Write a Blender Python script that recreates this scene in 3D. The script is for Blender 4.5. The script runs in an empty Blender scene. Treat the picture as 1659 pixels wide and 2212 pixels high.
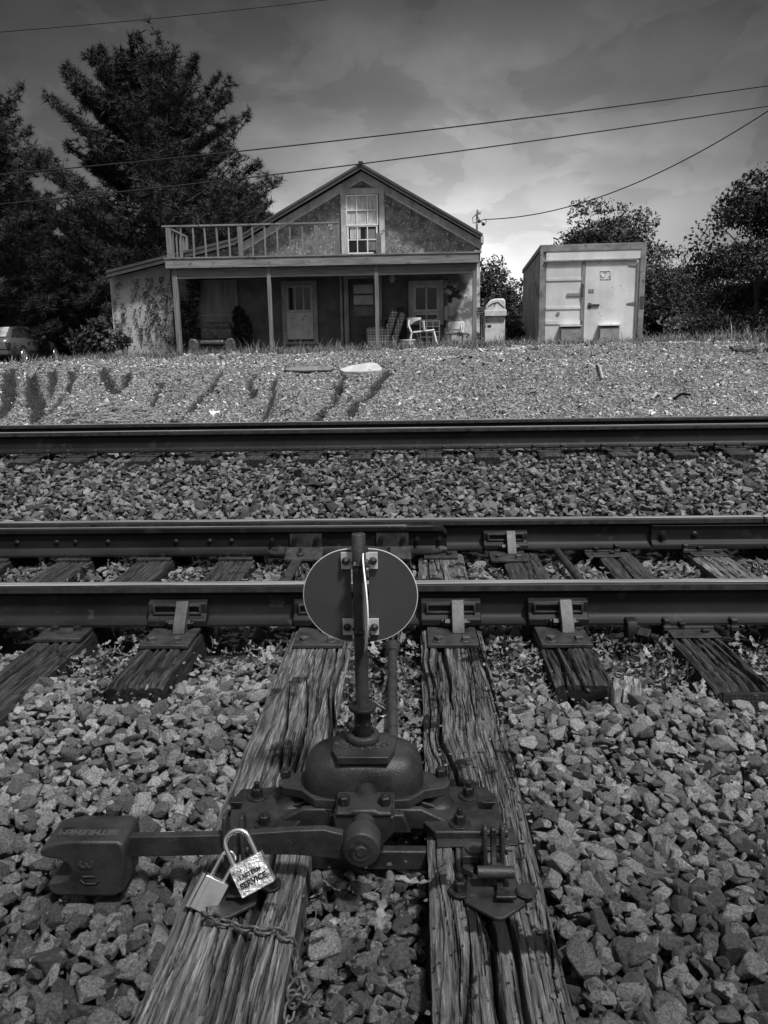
import bpy, bmesh, math, random
import numpy as np
from mathutils import Matrix, Vector, Euler
from mathutils import noise as MN
random.seed(7)
RNG = np.random.default_rng(11)
SC = bpy.context.scene
COL = SC.collection
# ------------------------------------------------------------------ camera
H = 1.29
FPX = 1740.0
PITCH, YAW, ROLL = math.radians(11.7), math.radians(2.1), math.radians(-0.93)
CR = Matrix.Rotation(YAW, 3, 'Z') @ Matrix.Rotation(math.pi/2-PITCH, 3, 'X') @ Matrix.Rotation(ROLL, 3, 'Z')
cam_d = bpy.data.cameras.new("camera")
cam = bpy.data.objects.new("camera", cam_d)
COL.objects.link(cam)
cam.matrix_world = Matrix.Translation((0, 0, H)) @ CR.to_4x4()
cam_d.sensor_fit = 'VERTICAL'
cam_d.sensor_height = 36
cam_d.lens = 36*FPX/2212
cam_d.clip_start = 0.05
cam_d.clip_end = 3000
SC.camera = cam
# measured points of the place: a picture direction taken to a known depth or height
def ray(px, py): return CR @ Vector(((px-829.5)/FPX, -(py-1106)/FPX, -1))
def W(px, py, Y):
    d = ray(px, py); return d*(Y/d.y) + Vector((0, 0, H))
def Z(px, py, z):
    d = ray(px, py); return d*((z-H)/d.z) + Vector((0, 0, H))
# ------------------------------------------------------------------ world, sun, exposure
SUN = Vector((0.30, -0.34, 0.86)).normalized()
world = bpy.data.worlds.new("World"); SC.world = world; world.use_nodes = True
nt = world.node_tree; nt.nodes.clear()
def N(t, kind, **kw):
    n = t.nodes.new(kind)
    for k, v in kw.items(): setattr(n, k, v)
    return n
def mth(t, op, a, b=None, c=None, clamp=False):
    n = t.nodes.new('ShaderNodeMath'); n.operation = op; n.use_clamp = clamp
    for i, x in enumerate((a, b, c)):
        if x is None: continue
        if isinstance(x, (int, float)): n.inputs[i].default_value = x
        else: t.links.new(x, n.inputs[i])
    return n.outputs[0]
def ramp(t, fac, stops, interp='LINEAR'):
    n = t.nodes.new('ShaderNodeValToRGB'); r = n.color_ramp; r.interpolation = interp
    while len(r.elements) < len(stops): r.elements.new(0.5)
    for e, (p, v) in zip(r.elements, stops):
        e.position = p; e.color = (v, v, v, 1)
    t.links.new(fac, n.inputs[0]); return n.outputs[0]
sky = N(nt, 'ShaderNodeTexSky', sky_type='NISHITA', sun_disc=False)
sky.sun_elevation = math.asin(SUN.z); sky.sun_rotation = math.atan2(SUN.x, SUN.y)
sky.dust_density = 3.0
bw = N(nt, 'ShaderNodeRGBToBW'); nt.links.new(sky.outputs[0], bw.inputs[0])
tc = N(nt, 'ShaderNodeTexCoord'); sx = N(nt, 'ShaderNodeSeparateXYZ')
nt.links.new(tc.outputs['Generated'], sx.inputs[0])
X_, Y_, Z_ = sx.outputs
zc = mth(nt, 'MAXIMUM', Z_, 0.0)
# thin stratus: brightest low over the house, dark slate above it, bright again overhead
base_ = ramp(nt, zc, [(0, .095), (0.15, .085), (0.27, .055), (0.36, .038), (0.50, .05), (0.85, .30)])
glow_ = ramp(nt, zc, [(0, .56), (0.055, .55), (0.13, .42), (0.20, .20), (0.272, .075), (0.36, .022), (0.5, 0)], 'EASE')
az = mth(nt, 'ABSOLUTE', mth(nt, 'ADD', X_, -0.06))
azf = ramp(nt, az, [(0, 1.0), (0.10, .86), (0.20, .48), (0.34, .14), (.55, 0)], 'EASE')
base_ = mth(nt, 'ADD', base_, mth(nt, 'MULTIPLY', ramp(nt, mth(nt, 'MULTIPLY', Y_, -1.0), [(0, 0), (.4, 1)]), .10))
elev = mth(nt, 'ADD', base_, mth(nt, 'MULTIPLY', glow_, mth(nt, 'MULTIPLY', azf, mth(nt, 'GREATER_THAN', Y_, 0.0))))
# clouds
mp = N(nt, 'ShaderNodeMapping'); nt.links.new(tc.outputs['Generated'], mp.inputs[0]); mp.inputs['Scale'].default_value = (1, 1, 1.9)
n1 = N(nt, 'ShaderNodeTexNoise'); n1.inputs['Scale'].default_value = 5.2; n1.inputs['Detail'].default_value = 9; n1.inputs['Roughness'].default_value = .55
n1.inputs['Distortion'].default_value = .5
nt.links.new(mp.outputs[0], n1.inputs['Vector'])
n2 = N(nt, 'ShaderNodeTexNoise'); n2.inputs['Scale'].default_value = 9.5; n2.inputs['Detail'].default_value = 8
nt.links.new(mp.outputs[0], n2.inputs['Vector'])
c1 = ramp(nt, n1.outputs['Fac'], [(0, .86), (.42, .93), (.495, .97), (.512, 1.10), (.60, 1.20), (1, 1.3)])
c2 = ramp(nt, n2.outputs['Fac'], [(0, .88), (.48, .97), (.60, 1.12), (1, 1.2)])
v = mth(nt, 'MULTIPLY', elev, mth(nt, 'MULTIPLY', c1, c2))
v = mth(nt, 'MULTIPLY', v, mth(nt, 'ADD', mth(nt, 'MULTIPLY', bw.outputs[0], 0.25), 0.8))
bg = N(nt, 'ShaderNodeBackground'); bg.inputs[1].default_value = 1.0
cmb = N(nt, 'ShaderNodeCombineColor')
for i in range(3): nt.links.new(v, cmb.inputs[i])
nt.links.new(cmb.outputs[0], bg.inputs[0])
wo = N(nt, 'ShaderNodeOutputWorld'); nt.links.new(bg.outputs[0], wo.inputs[0])
sl = bpy.data.lights.new("sun", 'SUN'); sun = bpy.data.objects.new("sun", sl); COL.objects.link(sun)
sl.energy = 4.2; sl.angle = math.radians(6); sl.color = (1, 1, 1)
sun.rotation_euler = SUN.to_track_quat('Z', 'Y').to_euler(); sun.location = (5, -10, 30)
SC.view_settings.view_transform = 'Standard'; SC.view_settings.look = 'None'
SC.view_settings.exposure = 0.0; SC.view_settings.gamma = 1
SC.render.engine = 'CYCLES'
SC.cycles.max_bounces = 6; SC.cycles.transparent_max_bounces = 8; SC.cycles.use_denoising = True

# ------------------------------------------------------------------ materials (a grey world)
MATS = {}
def mat(name, a, b=None, rough=.7, scale=8.0, bump=.2, bscale=None, metal=0.0, stretch=None, detail=6, spots=None, streak=None, tone=False, coat=0, spec=.5, world_tex=False, vor=None, lift=.5, dist=0.0, lo=.35, hi=.65):
    """grey surface between albedos a and b by noise, own grain as bump. spots=(scale, threshold, albedo); vor=(scale, amount)"""
    m = bpy.data.materials.new(name); m.use_nodes = True; t = m.node_tree
    p = t.nodes['Principled BSDF']; p.inputs['Roughness'].default_value = rough; p.inputs['Metallic'].default_value = metal
    p.inputs['Specular IOR Level'].default_value = spec
    if b is None: b = a
    tcn = N(t, 'ShaderNodeTexCoord')
    src = tcn.outputs['Object']
    if stretch:
        mpp = N(t, 'ShaderNodeMapping'); mpp.inputs['Scale'].default_value = stretch
        t.links.new(src, mpp.inputs[0]); src2 = mpp.outputs[0]
    else: src2 = src
    n = N(t, 'ShaderNodeTexNoise'); n.inputs['Scale'].default_value = scale; n.inputs['Detail'].default_value = detail; n.inputs['Roughness'].default_value = .6; n.inputs['Distortion'].default_value = dist
    t.links.new(src2, n.inputs['Vector'])
    col = ramp(t, n.outputs['Fac'], [(lo, a), (hi, b)])
    if spots:
        for (ss, th, al) in (spots if isinstance(spots, list) else [spots]):
            n3 = N(t, 'ShaderNodeTexNoise'); n3.inputs['Scale'].default_value = ss; n3.inputs['Detail'].default_value = 8; n3.inputs['Roughness'].default_value = .65
            t.links.new(src, n3.inputs['Vector'])
            k = ramp(t, n3.outputs['Fac'], [(th, 0), (th+.025, 1)])
            mx = N(t, 'ShaderNodeMix'); mx.data_type = 'RGBA'
            t.links.new(k, mx.inputs[0]); t.links.new(col, mx.inputs[6]); mx.inputs[7].default_value = (al, al, al, 1)
            col = mx.outputs[2]
    for streak in ([] if not streak else streak if isinstance(streak, list) else [streak]):
        mp2 = N(t, 'ShaderNodeMapping'); mp2.inputs['Scale'].default_value = streak[0]; t.links.new(src, mp2.inputs[0])
        n4 = N(t, 'ShaderNodeTexNoise'); n4.inputs['Scale'].default_value = 1; n4.inputs['Detail'].default_value = 5
        t.links.new(mp2.outputs[0], n4.inputs['Vector'])
        k = ramp(t, n4.outputs['Fac'], [(.35, streak[1]), (.65, 1.0)])
        mx = N(t, 'ShaderNodeMix'); mx.data_type = 'RGBA'; mx.blend_type = 'MULTIPLY'; mx.inputs[0].default_value = 1
        t.links.new(col, mx.inputs[6]); t.links.new(k, mx.inputs[7]); col = mx.outputs[2]
    if tone:
        at = N(t, 'ShaderNodeAttribute'); at.attribute_name = 'tone'
        mx = N(t, 'ShaderNodeMix'); mx.data_type = 'RGBA'; mx.blend_type = 'MULTIPLY'; mx.inputs[0].default_value = 1
        t.links.new(col, mx.inputs[6]); t.links.new(at.outputs['Color'], mx.inputs[7]); col = mx.outputs[2]
    t.links.new(col, p.inputs['Base Color'])
    if bump:
        nb = N(t, 'ShaderNodeTexNoise'); nb.inputs['Scale'].default_value = bscale or scale*4; nb.inputs['Detail'].default_value = 8; nb.inputs['Roughness'].default_value = .65; nb.inputs['Distortion'].default_value = dist
        t.links.new(src2, nb.inputs['Vector'])
        hgt = nb.outputs['Fac']
        if vor:
            vo = N(t, 'ShaderNodeTexVoronoi'); vo.inputs['Scale'].default_value = vor[0]
            t.links.new(src, vo.inputs['Vector'])
            hgt = mth(t, 'ADD', hgt, mth(t, 'MULTIPLY', vo.outputs['Distance'], vor[1]))
        bp = N(t, 'ShaderNodeBump'); bp.inputs['Strength'].default_value = bump; bp.inputs['Distance'].default_value = .02 if bscale is None or bscale < 80 else .006
        t.links.new(hgt, bp.inputs['Height']); t.links.new(bp.outputs[0], p.inputs['Normal'])
    if coat: p.inputs['Coat Weight'].default_value = coat
    MATS[name] = m; return m

# ------------------------------------------------------------------ mesh helpers
def link(o, parent=None):
    COL.objects.link(o)
    if parent is not None:
        o.parent = parent
        o.matrix_parent_inverse = Matrix.Translation(-Vector(parent.location)) if parent.type == 'EMPTY' else Matrix.Identity(4)
    return o
def tag(o, label=None, cat=None, group=None, kind=None):
    if label: o['label'] = label
    if cat: o['category'] = cat
    if group: o['group'] = group
    if kind: o['kind'] = kind
    return o
def thing(name, loc, label, cat, group=None):
    o = bpy.data.objects.new(name, None); o.empty_display_size = .1; o.location = loc
    COL.objects.link(o); return tag(o, label, cat, group)
def copy_thing(root, d, label=None):
    r = root.copy(); COL.objects.link(r); r.location = Vector(root.location)+Vector(d)
    if label: r['label'] = label
    for ch in [o for o in COL.objects if o.parent == root]:
        c = ch.copy(); COL.objects.link(c); c.parent = r
        for g in [o for o in COL.objects if o.parent == ch]:
            h = g.copy(); COL.objects.link(h); h.parent = c
    return r
class MB:
    def __init__(s): s.v = []; s.f = []; s.M = None
    def add(s, vs, fs):
        b = len(s.v)
        if s.M is not None: vs = [s.M @ Vector(p) for p in vs]
        s.v += [tuple(p) for p in vs]; s.f += [tuple(b+i for i in q) for q in fs]; return s
    def bx(s, x0, x1, y0, y1, z0, z1):
        return s.add([(x0,y0,z0),(x1,y0,z0),(x1,y1,z0),(x0,y1,z0),(x0,y0,z1),(x1,y0,z1),(x1,y1,z1),(x0,y1,z1)],
                     [(0,3,2,1),(4,5,6,7),(0,1,5,4),(1,2,6,5),(2,3,7,6),(3,0,4,7)])
    def hexa(s, p8):  # four bottom, four top
        return s.add(p8, [(0,3,2,1),(4,5,6,7),(0,1,5,4),(1,2,6,5),(2,3,7,6),(3,0,4,7)])
    def beam(s, p0, p1, w, h, up=(0,0,1)):
        p0, p1 = Vector(p0), Vector(p1); d = (p1-p0).normalized(); u = Vector(up); a = d.cross(u).normalized()*w/2; b = a.cross(d).normalized()*h/2
        return s.hexa([p0-a-b, p0+a-b, p1+a-b, p1-a-b, p0-a+b, p0+a+b, p1+a+b, p1-a+b])
    def cyl(s, p0, p1, r0, r1=None, n=12, caps=True, ph=0.0):
        p0, p1 = Vector(p0), Vector(p1); r1 = r0 if r1 is None else r1
        d = (p1-p0).normalized(); a = d.orthogonal().normalized(); b = d.cross(a)
        vs = []
        for p, r in ((p0, r0), (p1, r1)):
            for i in range(n):
                t = 2*math.pi*i/n+ph; vs.append(p+(a*math.cos(t)+b*math.sin(t))*r)
        fs = [(i, (i+1) % n, n+(i+1) % n, n+i) for i in range(n)]
        if caps: fs += [tuple(range(n-1, -1, -1)), tuple(range(n, 2*n))]
        return s.add(vs, fs)
    def tube(s, pts, r, n=8, closed=False):
        pts = [Vector(p) for p in pts]; m = len(pts); rs = r if isinstance(r, (list, tuple)) else [r]*m
        vs = []; a = None
        for i, p in enumerate(pts):
            q0 = pts[i-1] if (i or closed) else p; q1 = pts[(i+1) % m] if (i < m-1 or closed) else p
            d = (q1-q0).normalized()
            a = d.orthogonal().normalized() if a is None else (a-d*a.dot(d)).normalized()
            b = d.cross(a)
            for k in range(n):
                t = 2*math.pi*k/n; vs.append(p+(a*math.cos(t)+b*math.sin(t))*rs[i])
        fs = []
        for i in range(m if closed else m-1):
            j = (i+1) % m
            for k in range(n): fs.append((i*n+k, i*n+(k+1) % n, j*n+(k+1) % n, j*n+k))
        if not closed: fs += [tuple(range(n-1, -1, -1)), tuple(range((m-1)*n, m*n))]
        return s.add(vs, fs)
    def prism(s, poly, axis, a, b):
        m = len(poly); P = {'x': lambda p, t: (t, p[0], p[1]), 'y': lambda p, t: (p[0], t, p[1]), 'z': lambda p, t: (p[0], p[1], t)}[axis]
        vs = [P(p, a) for p in poly]+[P(p, b) for p in poly]
        fs = [(i, (i+1) % m, m+(i+1) % m, m+i) for i in range(m)]+[tuple(range(m-1, -1, -1)), tuple(range(m, 2*m))]
        return s.add(vs, fs)
    def lathe(s, prof, c, n=24, axis='z'):
        c = Vector(c); vs = []
        for r, h in prof:
            for i in range(n):
                t = 2*math.pi*i/n; x, y = r*math.cos(t), r*math.sin(t)
                vs.append(c+(Vector((x, y, h)) if axis == 'z' else Vector((x, h, y)) if axis == 'y' else Vector((h, x, y))))
        fs = []
        for k in range(len(prof)-1):
            for i in range(n): fs.append((k*n+i, k*n+(i+1) % n, (k+1)*n+(i+1) % n, (k+1)*n+i))
        fs += [tuple(range(n-1, -1, -1)), tuple(range((len(prof)-1)*n, len(prof)*n))]
        return s.add(vs, fs)
    def ball(s, c, r, n=12, m=8, rot=None):
        c = Vector(c); r = (r, r, r) if isinstance(r, (int, float)) else r
        prof = []
        vs = []; 
        for k in range(m+1):
            ph = math.pi*k/m
            for i in range(n):
                t = 2*math.pi*i/n
                q = Vector((r[0]*math.sin(ph)*math.cos(t), r[1]*math.sin(ph)*math.sin(t), r[2]*math.cos(ph)))
                if rot is not None: q = rot @ q
                vs.append(c+q)
        fs = [(k*n+i, (k+1)*n+i, (k+1)*n+(i+1) % n, k*n+(i+1) % n) for k in range(m) for i in range(n)]
        return s.add(vs, fs)
    def bolt(s, c, r=.016, h=.022, stud=.0, square=False, washer=.0, axis=(0,0,1), ph=0.3):
        c = Vector(c); a = Vector(axis).normalized()
        if washer: s.cyl(c-a*.002, c+a*.005, washer, n=20)
        c2 = c+a*(.005 if washer else 0)
        s.cyl(c2, c2+a*h*.85, r, r, 4 if square else 6, ph=ph); s.cyl(c2+a*h*.85, c2+a*h, r, r*.86, 4 if square else 6, ph=ph)
        if stud: s.cyl(c2+a*h, c2+a*(h+stud), r*.5, r*.47, 10)
        return s
    def build(s, name, m, parent=None, smooth=False, bevel=0.0, seg=2, ang=40, sub=0, norm=True):
        me = bpy.data.meshes.new(name); me.from_pydata(s.v, [], s.f); me.materials.append(MATS[m] if isinstance(m, str) else m)
        if norm:
            b = bmesh.new(); b.from_mesh(me); bmesh.ops.remove_doubles(b, verts=b.verts, dist=1e-5); bmesh.ops.recalc_face_normals(b, faces=b.faces); b.to_mesh(me); b.free()
        o = bpy.data.objects.new(name, me); link(o, parent)
        if bevel:
            md = o.modifiers.new("bevel", 'BEVEL'); md.width = bevel; md.segments = seg; md.limit_method = 'ANGLE'; md.angle_limit = math.radians(35); md.harden_normals = False
        if sub:
            md = o.modifiers.new("sub", 'SUBSURF'); md.levels = sub; md.render_levels = sub
        if smooth or bevel:
            for p in me.polygons: p.use_smooth = True
            if not sub: me.set_sharp_from_angle(angle=math.radians(ang))
        return o
def np_mesh(name, V, F, m, tone=None, parent=None, smooth=False):
    me = bpy.data.meshes.new(name); nf, k = F.shape
    me.vertices.add(len(V)); me.vertices.foreach_set('co', V.astype(np.float32).ravel())
    me.loops.add(nf*k); me.loops.foreach_set('vertex_index', F.astype(np.int32).ravel())
    me.polygons.add(nf); me.polygons.foreach_set('loop_start', (np.arange(nf)*k).astype(np.int32))
    me.polygons.foreach_set('use_smooth', np.full(nf, smooth))
    me.update(calc_edges=True); me.validate()
    if tone is not None:
        at = me.color_attributes.new('tone', 'FLOAT_COLOR', 'POINT')
        c = np.ones((len(V), 4), np.float32); c[:, :3] = tone[:, None]; at.data.foreach_set('color', c.ravel())
    me.materials.append(MATS[m]); o = bpy.data.objects.new(name, me); link(o, parent); return o
def hash2(ix, iy, s=0):
    h = (ix*374761393 + iy*668265263 + s*1442695041) & 0xffffffff
    h = ((h ^ (h >> 13))*1274126177) & 0xffffffff
    return ((h ^ (h >> 16)) & 0xffff)/65535.0
def vnoise(x, y, s=0):
    x = np.asarray(x, float); y = np.asarray(y, float)
    ix = np.floor(x).astype(np.int64); iy = np.floor(y).astype(np.int64); fx = x-ix; fy = y-iy
    fx = fx*fx*(3-2*fx); fy = fy*fy*(3-2*fy)
    a = hash2(ix, iy, s); b = hash2(ix+1, iy, s); c = hash2(ix, iy+1, s); d = hash2(ix+1, iy+1, s)
    return (a*(1-fx)+b*fx)*(1-fy)+(c*(1-fx)+d*fx)*fy
def fbm(x, y, s=0, o=4):
    t = 0; a = .5
    for i in range(o): t = t+a*(vnoise(x*2**i, y*2**i, s+i*17)-.5)*2; a *= .5
    return t
def sstep(a, b, x):
    t = np.clip((x-a)/(b-a), 0, 1); return t*t*(3-2*t)
# ================================================================== SETTING: ground
M_ = mat
M_('gravel', .10, .34, .95, 60, .9, 90, vor=(55, 1.2), detail=8, lo=.3, hi=.7, spots=[(1.3, .60, .10)])
GUL = [  # erosion gullies: picture points down their length, width, depth
    [(78, 800), (64, 822), (66, 850), (80, 872), (72, 908), .085, .24], [(122, 798), (112, 825), (104, 850), (84, 872), .05, .14], [(160, 800), (150, 830), (128, 860), (96, 900), .05, .10],
    [(296, 803), (272, 812), (262, 835), (222, 855), (196, 880), (150, 912), .075, .24], [(214, 800), (232, 818), (244, 838), .055, .16],
    [(474, 808), (462, 830), (458, 850), (420, 870), (404, 892), (380, 912), .07, .22], [(28, 795), (14, 820), (18, 850), (-6, 900), .09, .2],
    [(738, 818), (732, 842), (724, 862), (704, 884), (690, 910), .075, .24], [(834, 808), (812, 832), (800, 850), (772, 868), (760, 890), .075, .20], [(604, 826), (592, 850), (584, 878), (572, 905), .045, .10],
    [(560, 815), (540, 835), (545, 860), .04, .09], [(350, 830), (338, 850), (320, 880), .04, .08]]
def slope_base(x, y):
    crest = 1.165 + .018*np.clip(x, -6, 3) - .05*sstep(-4, -9, x)
    ys = np.array([0, 5.15, 6.9, 9.3, 9.7, 11.5, 14.0, 16.5, 24])
    lo = np.array([0, 5.15, 6.9, 9.3, 9.7, 11.5, 14.0, 16.5, 24])
    zs = np.interp(y, ys, [-.15, -.15, .27, .30, .44, .93, 1.0, 1.0, 1.0])
    t = np.interp(y, [9.3, 9.7, 11.5, 14, 16], [0, .0, .15, .95, 1.0])
    z = zs*(1-t) + crest*t
    z = np.where(y < 9.3, zs, z)
    # yard falls away to the left where the car is parked
    z = z - .42*sstep(-9.5, -13, x)*sstep(17, 24, y)
    # hollow of the trough beside the headblocks, mounded shoulders
    z = z - .03*((x > -.27) & (x < .03) & (y < 3.2))
    return z
GP = []
for g in GUL:
    pts = []
    for (px, py) in g[:-2]:
        d = ray(px, py); lo_, hi_ = 9.35, 15.0
        best = None
        for k in range(200):
            Y = lo_+(hi_-lo_)*k/199; p = d*(Y/d.y)+Vector((0, 0, H)); zz = float(slope_base(np.array([p.x]), np.array([Y]))[0])
            if p.z <= zz: best = p; break
        if best is None: best = d*(13.0/d.y)
        pts.append((best.x, best.y))
    GP.append((pts, g[-2]*.66, g[-1]*.42))
def gully_q(x, y):
    """distance to the nearest gully bed in its own half widths, its depth, and which side"""
    Q = np.full(np.shape(x), 9.0); D = np.zeros(np.shape(x)); U_ = np.zeros(np.shape(x)); S_ = np.zeros(np.shape(x))
    xx = x+.05*fbm(x*4, y*4, 5, 3); yy = y+.05*fbm(x*4, y*4, 6, 3)
    for pts, w, dp in GP:
        for (a, b), (c, d) in zip(pts[:-1], pts[1:]):
            L2 = (c-a)**2+(d-b)**2+1e-6
            t = np.clip(((xx-a)*(c-a)+(yy-b)*(d-b)*.16)/((c-a)**2+.16*(d-b)**2+1e-6), 0, 1)
            q = np.hypot(xx-(a+t*(c-a)), (yy-(b+t*(d-b)))*.40)/w
            k = q < Q; Q = np.where(k, q, Q); D = np.where(k, dp, D); S_ = np.where(k, np.sign(xx-(a+t*(c-a))), S_); U_ = np.where(k, yy-(b+t*(d-b)), U_)
    return Q, D, S_, Q/(1+.5*(U_ > 0))
def gully(x, y):
    Q, D, S_, QU = gully_q(x, y)
    return -D*np.clip(1.5*(1-QU), 0, 1) - D*.45*np.exp(-(Q/3.2)**2)*(S_ < 0) + D*.18*np.exp(-((Q-2.2)/1.4)**2)*(S_ > 0)
def ground_z(x, y):
    x = np.asarray(x, float); y = np.asarray(y, float)
    z = slope_base(x, y)
    m = sstep(9.4, 10, y)*(1-sstep(15.5, 17, y))
    z = z + m*(.12*fbm(x*1.9, y*1.3, 3) + .045*fbm(x*6, y*6, 9)*(1+.8*sstep(-1, -4, x))) + gully(x, y)*(y > 9.35)
    far = sstep(40, 120, y)
    z = z + far*(1.5*fbm(x*.02, y*.02, 1))
    z = z + .012*fbm(x*5, y*5, 2)*(y < 9.3)
    # hollows undercut below the crest, beside and under the slab
    for (px, py, w, h, dp) in ((683, 806, .45, .14, .16), (780, 822, .42, .12, .12)):
        p = W(px, py, 11.6)
        z = z - dp*np.exp(-((x-p.x)/w)**4-((y-11.75)/h)**2)
    return z
def axis(a, b, step, out, g=1.28):
    c = list(np.arange(a, b+1e-6, step)); s = step; lo, hi = a, b
    L = []; R = []
    while hi < out:
        s *= g; lo -= s; hi += s; L.append(lo); R.append(hi)
    return np.array(L[::-1]+c+R)
gx = axis(-9, 8, .036, 900)
gy = np.concatenate([np.array([-900, -400, -150, -60, -25, -10, -4, -1.5, 0, .5]), np.arange(.8, 9.2, .1), np.arange(9.2, 16, .036), (lambda a: a[a >= 16])(axis(16.1, 30, .5, 930))])
GX, GY = np.meshgrid(gx, gy)
GZ = ground_z(GX, GY)
nx, ny = len(gx), len(gy)
idx = np.arange(nx*ny).reshape(ny, nx)
F = np.stack([idx[:-1, :-1], idx[:-1, 1:], idx[1:, 1:], idx[1:, :-1]], -1).reshape(-1, 4)
# ground material: ballast dirt near, pale gravel bank, grassy soil beyond
gm = bpy.data.materials.new('ground'); gm.use_nodes = True; t = gm.node_tree; p = t.nodes['Principled BSDF']; p.inputs['Roughness'].default_value = .95; p.inputs['Specular IOR Level'].default_value = .2
tcn = N(t, 'ShaderNodeTexCoord'); sp = N(t, 'ShaderNodeSeparateXYZ'); t.links.new(tcn.outputs['Object'], sp.inputs[0])
def nz(sc, det=8, vec=None):
    n = N(t, 'ShaderNodeTexNoise'); n.inputs['Scale'].default_value = sc; n.inputs['Detail'].default_value = det; n.inputs['Roughness'].default_value = .65
    t.links.new(vec or tcn.outputs['Object'], n.inputs['Vector']); return n.outputs['Fac']
vo = N(t, 'ShaderNodeTexVoronoi'); vo.inputs['Scale'].default_value = 42; t.links.new(tcn.outputs['Object'], vo.inputs['Vector'])
vc = N(t, 'ShaderNodeRGBToBW'); t.links.new(vo.outputs['Color'], vc.inputs[0])
grav = mth(t, 'MULTIPLY', ramp(t, vc.outputs[0], [(0, .03), (.5, .13), (1, .40)]), ramp(t, nz(1.1), [(.3, .75), (.7, 1.1)]))
soil = ramp(t, nz(12), [(.3, .008), (.7, .035)])  # dark soil, also used as the painted shade of the gullies
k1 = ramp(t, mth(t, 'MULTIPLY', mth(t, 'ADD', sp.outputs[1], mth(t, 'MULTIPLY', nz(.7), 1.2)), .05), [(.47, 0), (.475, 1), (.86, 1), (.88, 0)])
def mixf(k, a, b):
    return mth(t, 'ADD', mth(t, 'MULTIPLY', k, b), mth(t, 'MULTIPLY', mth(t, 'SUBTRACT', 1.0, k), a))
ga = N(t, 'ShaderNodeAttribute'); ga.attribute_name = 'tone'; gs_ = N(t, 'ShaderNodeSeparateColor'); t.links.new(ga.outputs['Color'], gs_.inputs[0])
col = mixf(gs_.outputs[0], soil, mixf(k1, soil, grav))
cc = N(t, 'ShaderNodeCombineColor')
for i in range(3): t.links.new(col, cc.inputs[i])
t.links.new(cc.outputs[0], p.inputs['Base Color'])
bp = N(t, 'ShaderNodeBump'); bp.inputs['Strength'].default_value = 1.0; bp.inputs['Distance'].default_value = .02
t.links.new(mth(t, 'ADD', vo.outputs['Distance'], nz(30)), bp.inputs['Height']); t.links.new(bp.outputs[0], p.inputs['Normal'])
MATS['ground'] = gm
g = np_mesh('ground', np.stack([GX, GY, GZ], -1).reshape(-1, 3), F, 'ground', np.where(GY > 9.35, 1-.9*sstep(1.15, .85, gully_q(GX, GY)[3]), 1).ravel(), smooth=True)  # gully beds and far walls toned dark to stand in for their shadow
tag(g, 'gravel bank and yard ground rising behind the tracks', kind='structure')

# ================================================================== stones
def rock_proto(seed, npts=15, bev=.07, flat=.62):
    r = random.Random(seed); b = bmesh.new()
    e = (1, r.uniform(.62, .95), r.uniform(.42, flat+.15))
    for i in range(npts):
        d = Vector((r.gauss(0, 1), r.gauss(0, 1), r.gauss(0, 1))).normalized()*r.uniform(.82, 1.08)
        # push toward a box so that facets are broad
        d = Vector([math.copysign(min(abs(c)*1.25, .82), c) for c in d])
        b.verts.new((d.x*e[0], d.y*e[1], d.z*e[2]))
    res = bmesh.ops.convex_hull(b, input=b.verts)
    bmesh.ops.delete(b, geom=list({g_ for g_ in res['geom_interior']+res['geom_unused'] if isinstance(g_, bmesh.types.BMVert)}), context='VERTS')
    bmesh.ops.dissolve_limit(b, angle_limit=math.radians(14), verts=b.verts, edges=b.edges)
    if bev: bmesh.ops.bevel(b, geom=list(b.edges), offset=bev, segments=1, affect='EDGES', profile=.6)
    bmesh.ops.triangulate(b, faces=b.faces)
    V = np.array([v_.co[:] for v_ in b.verts]); b.verts.index_update(); Fc = np.array([[v_.index for v_ in f_.verts] for f_ in b.faces]); b.free()
    return V, Fc
def rand_rot(n, tilt=.5, rng=RNG):
    a = rng.uniform(0, 2*np.pi, n); t1 = rng.normal(0, tilt, n); t2 = rng.normal(0, tilt, n)
    ca, sa = np.cos(a), np.sin(a); c1, s1 = np.cos(t1), np.sin(t1); c2, s2 = np.cos(t2), np.sin(t2)
    z = np.zeros(n); o = np.ones(n)
    Rz = np.stack([ca, -sa, z, sa, ca, z, z, z, o], -1).reshape(n, 3, 3)
    Rx = np.stack([o, z, z, z, c1, -s1, z, s1, c1], -1).reshape(n, 3, 3)
    Ry = np.stack([c2, z, s2, z, o, z, -s2, z, c2], -1).reshape(n, 3, 3)
    return Rx @ Ry @ Rz
def scatter(name, protos, P, S, Rm, tone, m, smooth=False):
    Vs = []; Fs = []; Ts = []; off = 0
    which = RNG.integers(0, len(protos), len(P))
    for k, (V, Fc) in enumerate(protos):
        ii = np.where(which == k)[0]
        if not len(ii): continue
        A = np.einsum('nij,vj->nvi', Rm[ii], V)*S[ii][:, None, None] + P[ii][:, None, :]
        Vs.append(A.reshape(-1, 3)); n = len(V)
        Fs.append((Fc[None]+(off+np.arange(len(ii))*n)[:, None, None]).reshape(-1, Fc.shape[1])); off += len(ii)*n
        Ts.append(np.repeat(tone[ii], n))
    return np_mesh(name, np.concatenate(Vs), np.concatenate(Fs), m, np.concatenate(Ts), smooth=smooth)
M_('stone', .075, .235, .8, 170, .8, 330, tone=True, detail=6, lo=.36, hi=.64, spots=[(520, .64, .42)], spec=.35)
M_('stone_far', .34, .80, .9, 90, .5, 180, tone=True, spec=.2)
P_NEAR = [rock_proto(100+i, random.Random(i).randint(11, 18), .06) for i in range(28)]
P_MID = [rock_proto(300+i, 11, 0) for i in range(16)]
P_SMALL = [rock_proto(500+i, 8, 0) for i in range(10)]
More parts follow.
